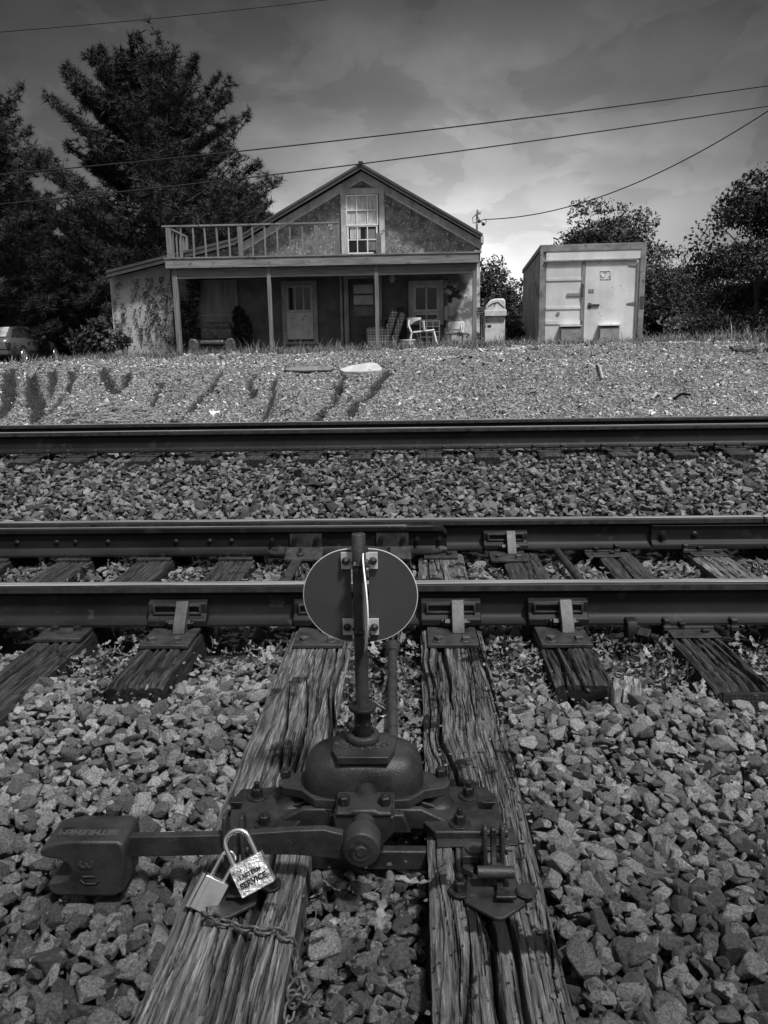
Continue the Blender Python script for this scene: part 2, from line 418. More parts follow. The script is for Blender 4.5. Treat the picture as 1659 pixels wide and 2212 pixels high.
def jgrid(x0, x1, y0, y1, s, j=.42, rng=RNG):
    xs = np.arange(x0, x1, s); ys = np.arange(y0, y1, s*.87)
    X, Y = np.meshgrid(xs, ys); X[1::2] += s/2
    X = X+rng.uniform(-j, j, X.shape)*s; Y = Y+rng.uniform(-j, j, X.shape)*s
    return X.ravel(), Y.ravel()
TIES = [-2.64, -2.12, -1.61, -1.10, -.42, .17, .66, 1.25, 1.81, 2.38, 2.9]
FRONT_END = {-2.12: 2.55, -1.61: 2.60, -1.10: 2.92, .66: 2.94, 1.25: 2.88, 1.81: 2.8, -2.64: 2.6, 2.38: 2.8, 2.9: 2.8}
TW = {-.42: .275, .17: .275}
def tie_free(X, Y, pad=.012):
    ok = np.ones(len(X), bool)
    for c in TIES:
        w = TW.get(c, .225)/2+pad
        y0 = -1.0 if c in TW else FRONT_END[c]-pad*2
        ok &= ~((np.abs(X-c) < w) & (Y > y0) & (Y < 6.2))
    return ok
def tone_stone(n, lo=.30, hi=1.0, p=1.5):
    return lo+(hi-lo)*RNG.random(n)**p
# close ballast, two courses
Ps = []; Ss = []
for (s, dz, sc, lay) in ((.038, -.045, .024, 0), (.039, -.006, .0235, 1), (.060, .006, .031, 2)):
    X, Y = jgrid(-2.9, 3.0, .75, 3.46, s)
    keep = (np.abs(X-.0) < .75+.62*Y+.25)
    ok = keep & tie_free(X, Y, .02 if lay else .012)
    if lay == 2: ok &= RNG.random(len(X)) < .6
    X, Y = X[ok], Y[ok]
    shade_ = np.where((X > -.28) & (X < .03), -.045, 0)
    zz = -.045+dz+shade_ + .035*fbm(X*2.3, Y*2.3, 21) - .02*sstep(2.6, 3.3, Y)
    zz = zz + .035*sstep(2.2, 2.75, Y)*(1-sstep(2.8, 3.1, Y)) + .03*np.clip(np.abs(X+.12)-.8, 0, 1)
    # litter hollows by the rail between ties: stones lie lower
    zz = zz - .05*((Y > 3.05))
    for c_, e_ in FRONT_END.items(): zz = zz - .055*(np.abs(X-c_) < .16)*sstep(e_-.30, e_-.08, Y)*(Y < e_+.05)
    Ps.append(np.stack([X, Y, zz], -1)); Ss.append(sc*np.exp(RNG.normal(0, .22, len(X)).clip(-.4, .42))*(1.12-.12*sstep(1.4, 2.9, Y))*1.0)
# grit and chips lodged on top and between
X, Y = RNG.uniform(-2.6, 2.6, 5000), RNG.uniform(.9, 3.4, 5000); ok = tie_free(X, Y, -.02) & (np.abs(X) < .8+.62*Y); X, Y = X[ok], Y[ok]
Ps.append(np.stack([X, Y, RNG.uniform(-.05, -.015, len(X))], -1)); Ss.append(RNG.uniform(.004, .011, len(X)))
X, Y = RNG.uniform(.03, .31, 60), RNG.uniform(1.2, 3.2, 60); X = np.where(RNG.random(60) < .7, RNG.uniform(.27, .31, 60), X)
Ps.append(np.stack([X, Y, np.full(60, .004)], -1)); Ss.append(RNG.uniform(.004, .009, 60))
P = np.concatenate(Ps); S = np.concatenate(Ss)
tn = tone_stone(len(P), .26, 1.2, 1.4)*(.58+.74*sstep(1.4, 2.5, P[:, 1]))*(1+.25*fbm(P[:, 0]*1.5, P[:, 1]*1.5, 91, 2))  # stones toned darker toward the camera, foreground falloff of light put into colour
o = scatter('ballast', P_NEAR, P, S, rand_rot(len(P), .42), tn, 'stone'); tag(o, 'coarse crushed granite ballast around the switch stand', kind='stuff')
# stones between the two near rails and under the far track
X, Y = jgrid(-4, 4.2, 3.66, 4.9, .045); ok = tie_free(X, Y, .02); X, Y = X[ok], Y[ok]
zz = -.06+.025*fbm(X*3, Y*3, 5)
Pm = [np.stack([X, Y, zz], -1)]; Sm = [.027*np.exp(RNG.normal(0, .2, len(X)))]
def bal_z(X, Y):
    return np.interp(Y, [5.05, 5.5, 6.7, 7.15, 8.6, 9.3], [.02, .06, .27, .31, .33, .36])+.022*fbm(X*2.6, Y*2.6, 8)
for (s, dz, sc, pr) in ((.047, -.02, .028, 1), (.062, .008, .033, .7)):
    X, Y = jgrid(-5.2, 5.2, 5.06, 7.16, s); ok = RNG.random(len(X)) < pr; X, Y = X[ok], Y[ok]
    Pm.append(np.stack([X, Y, bal_z(X, Y)+dz], -1)); Sm.append(sc*np.exp(RNG.normal(0, .25, len(X))))
X, Y = jgrid(-6.6, 6.6, 7.2, 9.4, .075); Pm.append(np.stack([X, Y, bal_z(X, Y)], -1)); Sm.append(np.full(len(X), .036))
P = np.concatenate(Pm); S = np.concatenate(Sm)
o = scatter('ballast', P_MID, P, S, rand_rot(len(P), .45), tone_stone(len(P), .2, 1.4, 1.5), 'stone'); tag(o, 'grey ballast stones between and beside the rails of both tracks', kind='stuff')
# pebbles over the bank
n = 52000
X = RNG.uniform(-8.2, 7.6, n); Y = 9.4+(RNG.random(n)**1.25)*7.0
zz = ground_z(X, Y); S = .0125*np.exp(RNG.normal(0, .42, n)); S[RNG.random(n) < .02] *= 2.2
gu = gully_q(X, Y)[3]; kk = (gu > 1.05) | (RNG.random(n) < .04); X, Y, zz, S = X[kk], Y[kk], zz[kk], S[kk]; n = len(X)
o = scatter('gravel', P_SMALL, np.stack([X, Y, zz+S*.2], -1), S, rand_rot(n, .5), np.clip(RNG.normal(.78, .46, n), .06, 1.9)*(.75+.5*fbm(X*1.2, Y*1.2, 31, 3)).clip(.35, 1.2), 'stone_far'); tag(o, 'small pale gravel spread over the eroded bank', kind='stuff')
# ================================================================== materials for the track
M_('steel_dark', .006, .018, .5, 14, .3, 120, spec=.3, spots=[(160, .66, .08)])
M_('steel_rail', .006, .018, .55, 3, .15, 90, spec=.25, spots=[(7, .60, .028), (60, .66, .045)], streak=((.8, 1, 14), .6))
M_('steel_plate', .016, .045, .5, 18, .35, 140, spec=.35, spots=[(90, .66, .10), (9, .62, .012)])
M_('steel_head', .14, .42, .35, 3, .06, 60, metal=.35, stretch=(.6, 60, 1), lo=.42, hi=.58)
M_('steel_light', .035, .075, .5, 22, .3, 120, metal=.2)
M_('iron_cast', .011, .034, .38, 12, .35, 170, spec=.32, spots=[(240, .675, .20), (30, .64, .04)])
M_('iron_bolt', .005, .02, .36, 60, .35, 260, spec=.4)
M_('wood_tie', .03, .13, .9, 9, .9, 22, stretch=(9, .5, 4), detail=12, spots=[(5, .60, .02)], tone=True, lo=.36, hi=.66, spec=.25, streak=[((60, 3, 30), .5), ((260, 9, 90), .5)])
M_('wood_grey', .06, .50, .88, 7, .9, 20, stretch=(9, .9, 5), detail=14, spots=[(3.4, .60, .05)], tone=True, lo=.30, hi=.74, dist=.9, streak=[((60, 3, 30), .5), ((260, 9, 90), .42)], spec=.25)
M_('wood_tar', .04, .42, .8, 7, .9, 20, stretch=(9, .9, 5), detail=14, spots=[(3.6, .555, .016), (22, .60, .02)], tone=True, lo=.30, hi=.74, dist=.9, streak=[((60, 3, 30), .5), ((260, 9, 90), .42)], spec=.3)
M_('target_paint', .042, .055, .5, 3, .04, 60, spots=[(60, .69, .12)])
M_('zinc', .28, .40, .45, 12, .08, 90, metal=.5)
M_('zinc_dull', .38, .52, .5, 12, .1, 90, metal=.2)
M_('vane_edge', .42, .65, .5, 9, .1, 60, stretch=(1, 1, .3))
M_('brass_lock', .28, .8, .33, 40, .55, 75, metal=.8, lo=.4, hi=.6, spots=[(70, .6, .12)])
M_('lock_plain', .4, .5, .25, 8, .02, 40, metal=.7)
M_('chrome', .85, .95, .16, 8, .03, 30, metal=1.0)
M_('chain', .05, .11, .6, 60, .3, 150, metal=.4)
M_('lettering', .01, .015, .8, 8, 0)
M_('stub_wood', .10, .35, .9, 8, .5, 20, stretch=(12, 12, 1), detail=8)

# ---------------------------------------------------------------- rails
def rail_profile(y, z0, h=.19, hw=.0375, fw=.07, web=.009):
    return [(y-fw, z0), (y+fw, z0), (y+fw, z0+.011), (y+.02, z0+.026), (y+web, z0+.045), (y+web, z0+h-.055), (y+hw-.006, z0+h-.04),
            (y+hw, z0+h-.034), (y+hw, z0+h-.008), (y+hw-.006, z0+h-.002), (y+hw-.014, z0+h), (y-hw+.014, z0+h), (y-hw+.006, z0+h-.002), (y-hw, z0+h-.008), (y-hw, z0+h-.034),
            (y-hw+.006, z0+h-.04), (y-web, z0+h-.055), (y-web, z0+.045), (y-.02, z0+.026), (y-fw, z0+.011)]
def rail(y, z0, x0, x1, label, group='rails', h=.19):
    b = MB(); b.prism(rail_profile(y, z0, h), 'x', x0, x1)
    o = b.build('rail', 'steel_rail', None, smooth=True, ang=50); tag(o, label, 'rail', group)
    # polished running surface
    s = MB(); s.prism([(y-.026, z0+h+.0005), (y+.026, z0+h+.0005), (y+.022, z0+h+.0025), (y-.022, z0+h+.0025)], 'x', x0, x1)
    s.build('running_surface', 'steel_head', o)
    s = MB(); s.bx(x0, x1, y-.0383, y-.0377, z0+h-.033, z0+h-.009); s.build('head_side', 'steel_plate', o)
    return o
ZB = .02
R1Y, R2Y, R3Y, R4Y = 3.60, 4.985, 7.24, 8.74
rail1 = rail(R1Y, ZB, -7, 7, 'dark steel rail nearest the camera, passing just behind the round target')
rail2 = rail(R2Y, ZB, -8, 2.17, 'second rail of the near track, behind the tapered switch point, ending at the bolted joint')
rail2b = rail(R2Y, ZB, 2.18, 8, 'short end of rail continuing to the right past the bolted joint of the near track')
rail3 = rail(R3Y, .37, -10, 10, 'nearer rail of the far raised track, standing on spiked tie plates')
rail4 = rail(R4Y, .30, -11, 11, 'farthest rail, at the foot of the gravel bank')
# switch point rail in front of rail 2
py_ = R2Y-.105
b = MB()
prof = [(py_-.075, ZB+.004), (py_+.028, ZB+.004), (py_+.028, ZB+.018), (py_+.009, ZB+.04), (py_+.009, ZB+.115), (py_+.03, ZB+.128), (py_+.03, ZB+.172), (py_-.028, ZB+.178), (py_-.034, ZB+.17), (py_-.034, ZB+.145), (py_-.012, ZB+.125), (py_-.012, ZB+.045), (py_-.03, ZB+.026), (py_-.075, ZB+.016)]
b.prism(prof, 'x', -6.5, .12)
XT = W(965, 1150, py_).x
vs0 = [(.12, p[0], p[1]) for p in prof]
vs1 = [(XT-.03, max(p[0], py_-.03), ZB+.004+(p[1]-ZB-.004)*.98) for p in prof]
vs2 = [(XT, max(p[0], py_-.022), ZB+.004+(p[1]-ZB-.004)*.78) for p in prof]
m_ = len(prof)
b.add(vs0+vs1+vs2, [(k*m_+i, k*m_+(i+1) % m_, (k+1)*m_+(i+1) % m_, (k+1)*m_+i) for k in range(2) for i in range(m_)]+[tuple(range(2*m_, 3*m_))])
pt = b.build('switch_point', 'steel_rail', None, smooth=True, ang=35)
tag(pt, 'tapered switch point rail studded with bolts, lying against the second rail', 'switch rail')
s = MB(); s.bx(-6.5, XT-.25, py_-.026, py_-.012, ZB+.1775, ZB+.1795); s.build('running_surface', 'steel_head', pt)
for px in (37, 122, 163, 233, 380, 453, 500):
    q = W(px, 1167, py_-.012); r = MB(); r.ball((q.x, py_-.012, ZB+.085), (.017, .012, .017), 14, 8); r.build('bolt_head', 'steel_dark', pt, smooth=True)
def hexbolt_front(b, x, y, z, r=.018):
    b.cyl((x, y, z), (x, y-.018, z), r, r*.95, 6, ph=.2); b.cyl((x, y-.018, z), (x, y-.032, z), r*.5, r*.5, 10)
    b.cyl((x, y-.028, z), (x-.012, y-.03, z-.045), .0022, n=5); b.cyl((x, y-.028, z), (x+.012, y-.03, z-.04), .0022, n=5)
for px in (589, 902, 950):
    q = W(px, 1167, py_-.012); r = MB(); hexbolt_front(r, q.x, py_-.012, ZB+.09); r.build('cotter_bolt', 'iron_bolt', pt)
# brackets that tie the point to the switch rods
for px in (661, 848):
    q = W(px, 1180, py_-.03).x
    r = MB(); yb = py_-.016
    r.bx(q-.10, q+.10, yb-.012, yb, ZB+.045, ZB+.135)
    r.hexa([(q-.10, yb-.02, ZB+.04), (q+.10, yb-.02, ZB+.04), (q+.10, yb-.002, ZB+.05), (q-.10, yb-.002, ZB+.05), (q-.115, yb-.09, ZB-.01+.012), (q+.115, yb-.09, ZB-.01+.012), (q+.105, yb-.085, ZB+.014), (q-.105, yb-.085, ZB+.014)])
    r.hexa([(q-.115, yb-.17, ZB-.004), (q+.115, yb-.17, ZB-.004), (q+.115, yb-.06, ZB+.003), (q-.115, yb-.06, ZB+.003), (q-.115, yb-.17, ZB+.010), (q+.115, yb-.17, ZB+.010), (q+.11, yb-.05, ZB+.055), (q-.11, yb-.05, ZB+.055)])
    bk = r.build('rod_bracket', 'steel_plate', pt, bevel=.003)
    for dx in (-.068, .068):
        r = MB(); hexbolt_front(r, q+dx, yb-.012, ZB+.10, .017); r.build('cotter_bolt', 'iron_bolt', bk)
    r = MB(); r.bolt((q-.02, yb-.13, ZB+.012), .023, .028, .03); r.build('rod_nut', 'steel_plate', bk)
# switch rods under the rails
def rod(name, pts, w, h, m, label, cat):
    b = MB(); 
    for a, c in zip(pts[:-1], pts[1:]): b.beam(a, c, w, h)
    o = b.build(name, m, None, bevel=.003); return tag(o, label, cat)
q = W(661, 1180, py_).x
rod('switch_rod', [(q-.03, py_-.10, ZB+.006), (q-.07, R1Y+.1, -.03)], .06, .014, 'steel_plate', 'flat rusted switch rod left of the round target, between the near rails', 'switch rod')
q2 = W(848, 1180, py_).x
rod('switch_rod', [(q2+.0, py_-.10, ZB+.006), (q2+.01, R1Y+.1, -.03)], .06, .014, 'steel_plate', 'flat rusted switch rod half hidden behind the right of the round target', 'switch rod')
# clip stack by the left rod
c0 = Z(640, 1240, -.02)
b = MB()
for k in range(4): b.cyl((c0.x+.012*k, c0.y+.06*k-.02, -.03), (c0.x+.012*k, c0.y+.06*k, .005), .026, .022, 10)
tag(b.build('rod_coupling', 'steel_dark', None, smooth=True), 'black ribbed rod coupling on the stones left of the round target', 'coupling')

# ---------------------------------------------------------------- rail braces and plates on rail 1
def bolt_part(parent, name, c, m, **kw):
    b = MB(); b.bolt(c, **kw); return b.build(name, m, parent, bevel=.0012)
def brace_assembly(x, y, label, w=.20):
    """slide plate on the tie with two square bolts, ribbed rail brace and its wedge strap; y is the rail centre line"""
    t = thing('rail_brace', (x, y-.15, 0), label, 'rail brace', 'rail braces clamping the near track')
    b = MB(); b.bx(x-w/2-.01, x+w/2+.01, y-.30, y+.09, .001, .0185); b.build('slide_plate', 'steel_plate', t, bevel=.003)
    fy = y-.072
    b = MB()   # casting leaning on the web
    b.prism([(y-.012, .055), (fy, .022), (fy-.012, .024), (fy-.012, .055), (fy+.018, .078), (fy+.022, .128), (y-.012, .142)], 'x', x-.138, x+.138)
    br = b.build('brace_casting', 'steel_rail', t, bevel=.006, seg=3)
    b = MB()
    for zz in (.083, .120): b.bx(x-.105, x+.105, fy+.006, fy+.026, zz-.005, zz+.005)
    for xx in (-.108, .108): b.bx(x+xx-.005, x+xx+.005, fy+.004, fy+.026, .078, .125)
    for k in range(6): b.bx(x-.06+k*.014, x-.054+k*.014, fy-.016, fy-.010, .03, .062)
    b.build('brace_rib', 'steel_plate', br, bevel=.002)
    b = MB()
    b.prism([(fy-.095, .019), (fy-.045, .019), (fy-.014, .045), (fy+.006, .080), (fy+.018, .142), (fy+.0, .146), (fy-.026, .110), (fy-.070, .065)], 'x', x+.002, x+.058)
    b.build('brace_strap', 'steel_light', t, bevel=.003)
    b = MB(); b.cyl((x-.03, fy-.024, .046), (x+.085, fy-.024, .046), .008, n=10); b.cyl((x-.028, fy-.024, .046), (x-.002, fy-.024, .046), .019, n=6); b.ball((x-.04, fy-.024, .052), .009, 8, 6); b.cyl((x-.035, fy-.024, .05), (x-.036, fy-.026, .012), .003, n=5)
    b.cyl((x+.059, fy-.024, .046), (x+.072, fy-.024, .046), .020, n=6)
    b.build('strap_bolt', 'iron_bolt', t)
    for dx, ph in ((-.065, .75), (.055, .15)): bolt_part(t, 'square_bolt', (x+dx, y-.255, .0185), 'steel_light', r=.022, h=.018, square=True, washer=.024, ph=ph)
    return t
names = {-1.10: 'ribbed rail brace on the short tie left of the long headblock tie', -.42: 'ribbed rail brace partly hidden behind the round target',
         .17: 'ribbed rail brace on the right headblock tie, just right of the round target', .66: 'ribbed rail brace on the short tie right of the headblock ties'}
for x, l in names.items(): brace_assembly(x, R1Y, l)
brace_assembly(2.0, R1Y, 'ribbed rail brace cut by the right edge of the picture')
brace_assembly(W(1093, 1170, R2Y-.08).x, R2Y, 'small ribbed rail brace on the second rail, right of the switch point tip')
def plain_plate(x, y, label, group, bolts=True, w=.21, sq=False, m='steel_plate'):
    t = thing('tie_plate', (x, y-.1, 0), label, 'tie plate', group)
    b = MB(); b.bx(x-w/2, x+w/2, y-.215, y+.09, .001, .0185); b.build('plate', m, t, bevel=.003)
    if bolts:
        for dx in (-.055, .05): bolt_part(t, 'bolt', (x+dx, y-(.165 if not sq else .1), .0185), 'steel_dark', r=.019, h=.016, ph=.2, washer=.02)
    return t
t = plain_plate(-1.61, R1Y, 'dark tie plate with two square bolt heads under the near rail at far left', 'plain tie plates on the near track', sq=True)
def spiked_plate(x, y, z, label, group, w=.21):
    t = thing('tie_plate', (x, y-.1, z), label, 'tie plate', group)
    b = MB(); b.hexa([(x-w/2, y-.19, z+.001), (x+w/2, y-.19, z+.001), (x+w/2, y+.19, z+.001), (x-w/2, y+.19, z+.001), (x-w/2, y-.19, z+.008), (x+w/2, y-.19, z+.008), (x+w/2, y+.19, z+.008), (x-w/2, y+.19, z+.008)])
    b.bx(x-w/2, x+w/2, y-.09, y+.09, z+.008, z+.0185); b.build('plate', 'steel_plate', t, bevel=.002)
    for dx, dy, hh in ((-.035, -.085, .028), (.055, -.13, .012)):
        b = MB(); b.bx(x+dx-.008, x+dx+.008, y+dy-.01, y+dy+.006, z+.004, z+hh); b.bx(x+dx-.015, x+dx+.015, y+dy-.012, y+dy+.018, z+hh, z+hh+.012); b.build('spike', 'iron_bolt', t, bevel=.002)
    b = MB()
    for dx, dy in ((.02, -.14), (-.07, -.15)): b.bx(x+dx-.008, x+dx+.008, y+dy-.008, y+dy+.008, z+.0082, z+.0092)
    b.build('spike_hole', 'lettering', t)
    return t
spiked_plate(1.25, R1Y, 0, 'spiked tie plate under the near rail at the right, with a curl of pale peeling', 'spiked plates on the near track')
for x in (-2.64, -2.12, -1.61, -1.10):
    plain_plate(x, R2Y, {-2.64: 'tie plate under the second rail, leftmost in the picture', -2.12: 'tie plate under the second rail, second from the left', -1.61: 'tie plate under the second rail beside split pale wood', -1.10: 'tie plate under the second rail, next left of the target'}[x], 'plain tie plates on the near track')
plain_plate(.17, R2Y, 'tie plate at the very tip of the switch point', 'plain tie plates on the near track')
for x, l in ((1.17, 'spiked plate under the second rail on a pale worn tie'), (1.81, 'spiked plate under the second rail below the bolted joint'), (2.38, 'spiked plate at the right end of the second rail')):
    spiked_plate(x, R2Y, 0, l, 'spiked plates on the near track')
# anchors: spring clips round the rail base
def anchor(parent, x, y, z, s=1.0):
    b = MB(); b.bx(x-.012*s, x+.012*s, y-.088, y-.070, z-.055, z+.022); b.bx(x-.014*s, x+.014*s, y-.092, y-.045, z+.018, z+.034); b.bx(x-.018*s, x+.018*s, y-.1, y-.08, z-.02, z+.004)
    b.build('rail_anchor', 'steel_plate', parent, bevel=.004)
for px in (1440, 1585): anchor(rail1, W(px, 1350, R1Y-.08).x, R1Y, ZB)
for px in (1332, 1480): anchor(rail2, W(px, 1190, R2Y-.08).x, R2Y, ZB)
far_px = [-160, -45, 72, 175, 322, 440, 562, 672, 780, 929, 1049, 1184, 1334, 1461, 1579, 1700, 1820]
for i, px in enumerate(far_px):
    x = W(px, 985, R3Y-.1).x
    side = 'leftmost' if i == 0 else ''
    t = spiked_plate(x, R3Y, .35, 'spiked tie plate half sunk in stones under the far track rail', 'spiked plates on the far track')
    for dx in (-.125, .125): anchor(rail3, x+dx, R3Y, .37, 1.1)
# bolt clamp on rail 1, right
cx = W(1375, 1365, R1Y-.1).x
t = thing('rail_clamp', (cx, R1Y-.1, 0), 'thick rail clamp with a large square nut under the near rail at right', 'rail clamp')
b = MB(); b.prism([(R1Y-.12, -.05), (R1Y-.06, -.05), (R1Y-.03, .03), (R1Y-.05, .055), (R1Y-.10, .05), (R1Y-.12, .02)], 'x', cx-.045, cx+.005); b.build('clamp_block', 'steel_rail', t, bevel=.006)
b = MB(); b.cyl((cx, R1Y-.13, .0), (cx+.045, R1Y-.16, .0), .034, n=4, ph=.6); b.cyl((cx+.045, R1Y-.16, 0), (cx+.075, R1Y-.18, 0), .016, n=12); b.build('clamp_nut', 'steel_dark', t, bevel=.003)
# joint bar on rail 2
x0 = W(1408, 1160, R2Y-.05).x
b = MB(); b.prism([(R2Y-.068, ZB+.014), (R2Y-.064, ZB+.03), (R2Y-.035, ZB+.05), (R2Y-.03, ZB+.115), (R2Y-.042, ZB+.142), (R2Y-.010, ZB+.146), (R2Y-.0095, ZB+.03)], 'x', x0, x0+1.0)
jb = b.build('joint_bar', 'steel_rail', rail2, bevel=.002)
b = MB(); hexbolt_front(b, W(1433, 1155, R2Y-.05).x, R2Y-.034, ZB+.085, .026); b.build('joint_bolt', 'steel_dark', jb)
b = MB(); b.ball((W(1502, 1155, R2Y-.05).x, R2Y-.034, ZB+.085), (.022, .014, .022), 12, 8); b.build('bolt_head', 'steel_dark', jb, smooth=True)
# loose pipe lying between the rails
a, c = Z(1200, 1192, .0), Z(1250, 1248, .0)
b = MB(); b.cyl((a.x, a.y+.03, .012), (c.x, c.y-.1, .002), .024, n=14); tag(b.build('steel_pipe', 'steel_plate', None, smooth=True), 'loose steel pipe lying on the stones between the near rails', 'pipe')

# ---------------------------------------------------------------- ties
def tie(x, y0, y1, w, h, m, label, seed, dx=.006, dy=.02, cracks=10, depth=.012, ztop=0.0, rag=.004, major=0, fine=0, group='wooden ties of the near track', skew=0.0, side_m=None):
    r = random.Random(seed)
    us = np.arange(-w/2, w/2+1e-6, dx); vs = np.arange(y0, y1+1e-6, dy)
    U, Vv = np.meshgrid(us, vs)
    Zt = .0022*fbm(U*70, Vv*6, seed, 3) + .003*fbm(U*9, Vv*2, seed+3, 3)
    warp = .020*fbm(Vv*1.6, U*3+seed, seed+9, 3)*1.6 + .009*fbm(Vv*6, U*7, seed+4, 3)
    tone = np.ones_like(U)
    for k in range(cracks):
        u0 = r.uniform(-w*.47, w*.47); ln = r.uniform(.10, .75)*r.choice((.6, 1, 1.4)); vc = r.uniform(y0, y1); wd = r.uniform(.0012, .0036)*(1 if r.random() < .85 else 2.6); sl = r.gauss(0, .05)
        dd = np.abs(U-warp-(u0+sl*(Vv-vc))); env = np.clip(1-((Vv-vc)/ln)**2, 0, 1)
        wk = wd*np.sqrt(env)+1e-6
        g_ = np.clip(1.25-dd/wk, 0, 1)*(env > 0)
        Zt -= depth*r.uniform(.6, 1.3)*g_; tone *= 1-.6*g_
    for k in range(fine):
        u0 = r.uniform(-w*.48, w*.48); ln = r.uniform(.03, .13); vc = r.uniform(y0, min(y1, 3.6)); wd = r.uniform(.0009, .0017)
        i0, i1 = np.searchsorted(vs, [vc-ln, vc+ln]); Us, Vs_ = U[i0:i1], Vv[i0:i1]; dd = np.abs(Us-warp[i0:i1]*1.1-u0); env = np.clip(1-((Vs_-vc)/ln)**2, 0, 1)
        g_ = np.clip(1.5-dd/(wd*np.sqrt(env)+1e-6), 0, 1)*(env > 0); Zt[i0:i1] -= .006*g_; tone[i0:i1] *= 1-.65*g_
    for k in range(major):
        u0 = r.uniform(-w*.42, w*.42); ln = r.uniform(.35, .9); vc = r.uniform(y0, min(y1, 3.4)); wd = r.uniform(.0045, .0085)
        dd = np.abs(U-warp*1.2-(u0+r.gauss(0, .04)*(Vv-vc))); env = np.clip(1-((Vv-vc)/ln)**2, 0, 1)
        g_ = np.clip(1.2-dd/(wd*np.sqrt(env)*(.6+.7*vnoise(Vv*9, U*0, seed+k))+1e-6), 0, 1)*(env > 0); Zt -= .03*g_; tone *= 1-.75*g_
        Zt += .0015*np.exp(-((dd-wd*2.2)/.008)**2)*env
    # worn rounded arrises and ragged edge
    e = (w/2-np.abs(U)); Zt -= .010*np.exp(-(e/.009)**2)+.008*np.exp(-(e/.03)**2)*np.clip(fbm(Vv*5, U*0+np.sign(U), seed+5, 3)+.3, 0, 1)
    ee = np.minimum(Vv-y0, y1-Vv); Zt -= .012*np.exp(-(ee/.02)**2)
    tone *= .82+.35*vnoise(U*30, Vv*1.1+seed, seed+6)
    Xo = U + x + skew*(Vv-y1) + np.where(np.abs(U) > w/2-1e-4, rag*fbm(Vv*12, Vv*3, seed+8, 3), 0)
    ny_, nx_ = U.shape
    top = np.stack([Xo, Vv+.01*fbm(U*14, U*4, seed, 2)*((Vv < y0+.01)), ztop+Zt], -1)
    rows = [top.reshape(-1, 3)]; idx_ = np.arange(nx_*ny_).reshape(ny_, nx_)
    fs = [np.stack([idx_[:-1, :-1], idx_[:-1, 1:], idx_[1:, 1:], idx_[1:, :-1]], -1).reshape(-1, 4)]
    off = nx_*ny_; tn_ = [tone.ravel()]
    for edge in (idx_[:, 0][::-1], idx_[:, -1], idx_[0, :], idx_[-1, :][::-1]):
        P0 = rows[0][edge]
        n_ = len(edge); lv = [P0]
        for k, zz in enumerate((.25, .6, 1.0)):
            Q = P0.copy(); Q[:, 2] = ztop-h*zz
            inn = np.array([.003*fbm(np.arange(n_)*.35, np.full(n_, k+seed), seed+k, 3)]).ravel()
            Q[:, 0] += inn*np.sign(P0[:, 0]-x); lv.append(Q)
        A = np.concatenate(lv); rows.append(A); ii = np.arange(4*n_).reshape(4, n_)+off; off += 4*n_
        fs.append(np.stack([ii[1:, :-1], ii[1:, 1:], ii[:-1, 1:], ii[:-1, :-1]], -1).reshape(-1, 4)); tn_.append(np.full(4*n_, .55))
    o = np_mesh('railroad_tie', np.concatenate(rows), np.concatenate(fs), m, np.concatenate(tn_), smooth=True)
    o.data.set_sharp_from_angle(angle=math.radians(38))
    return tag(o, label, 'railroad tie', group)
tie(-.418, .55, 5.4, .285, .17, 'wood_grey', 'long weathered grey headblock tie under the left foot of the switch stand, deeply cracked', 3, .0022, .010, 44, .020, major=8, fine=420)
tie(.170, .55, 5.4, .280, .17, 'wood_tar', 'long tar-stained headblock tie under the right foot of the switch stand, split down its middle', 8, .0022, .010, 40, .018, major=8, fine=420)
short = {-2.64: ('wood_tie', 'dark tie past the left edge, under the point rail'), -2.12: ('wood_tie', 'dark tie at far left between the rails, half buried'), -1.61: ('wood_tie', 'dark splintered tie at the left edge, its end shod with a nail plate'),
         -1.10: ('wood_tie', 'black creosoted short tie with a hollow rotten end, left of the headblocks'), .66: ('wood_tie', 'short dark tie right of the headblocks, with its square end showing'), 1.25: ('wood_tie', 'cracked brown tie at right with a perforated nail plate on its end'),
         1.81: ('wood_grey', 'pale worn tie at the right under the bolted rail joint'), 2.38: ('wood_tie', 'tie past the right edge, beyond the rail joint'), 2.9: ('wood_tie', 'last tie toward the right')}
for x, (m_, l) in short.items():
    if x in (2.9,): continue
    sk = .0
    tie(x, FRONT_END[x], 5.35, .225, .17, m_, l, int(abs(x)*100)+5, .0045, .016, 16, .014, skew=sk, major=4, fine=60)
# nail plates on tie ends
for x, w_, l in ((1.25, .2, 'perforated steel nail plate on the end of the right tie'), (-1.61, .2, 'perforated steel nail plate on the end of the left edge tie')):
    y_ = FRONT_END[x]-.006
    b = MB(); b.bx(x-.085, x+.105, y_-.002, y_+.001, -.125, -.012)
    par = [o for o in COL.objects if o.name.startswith('railroad_tie') and l.split()[-2][:4] in o['label'] and 'nail plate' in o['label'] and ((x > 0) == ('right' in o['label']))][0]
    npl = b.build('nail_plate', 'steel_light', par)
    b = MB()
    for i in range(12):
        for j in range(8): b.bx(x-.078+i*.0155, x-.069+i*.0155, y_-.0035, y_-.002, -.121+j*.0135, -.114+j*.0135)
    b.build('punched_holes', 'lettering', npl)
# far track ties, sunk in ballast
for i, px in enumerate(far_px):
    x = W(px, 985, R3Y-.1).x
    tie(x, 6.86, 8.95, .21, .12, 'wood_tie', 'tie of the far track sunk almost level in the stones', 40+i, .02, .06, 3, .006, ztop=.35, group='ties of the far track')
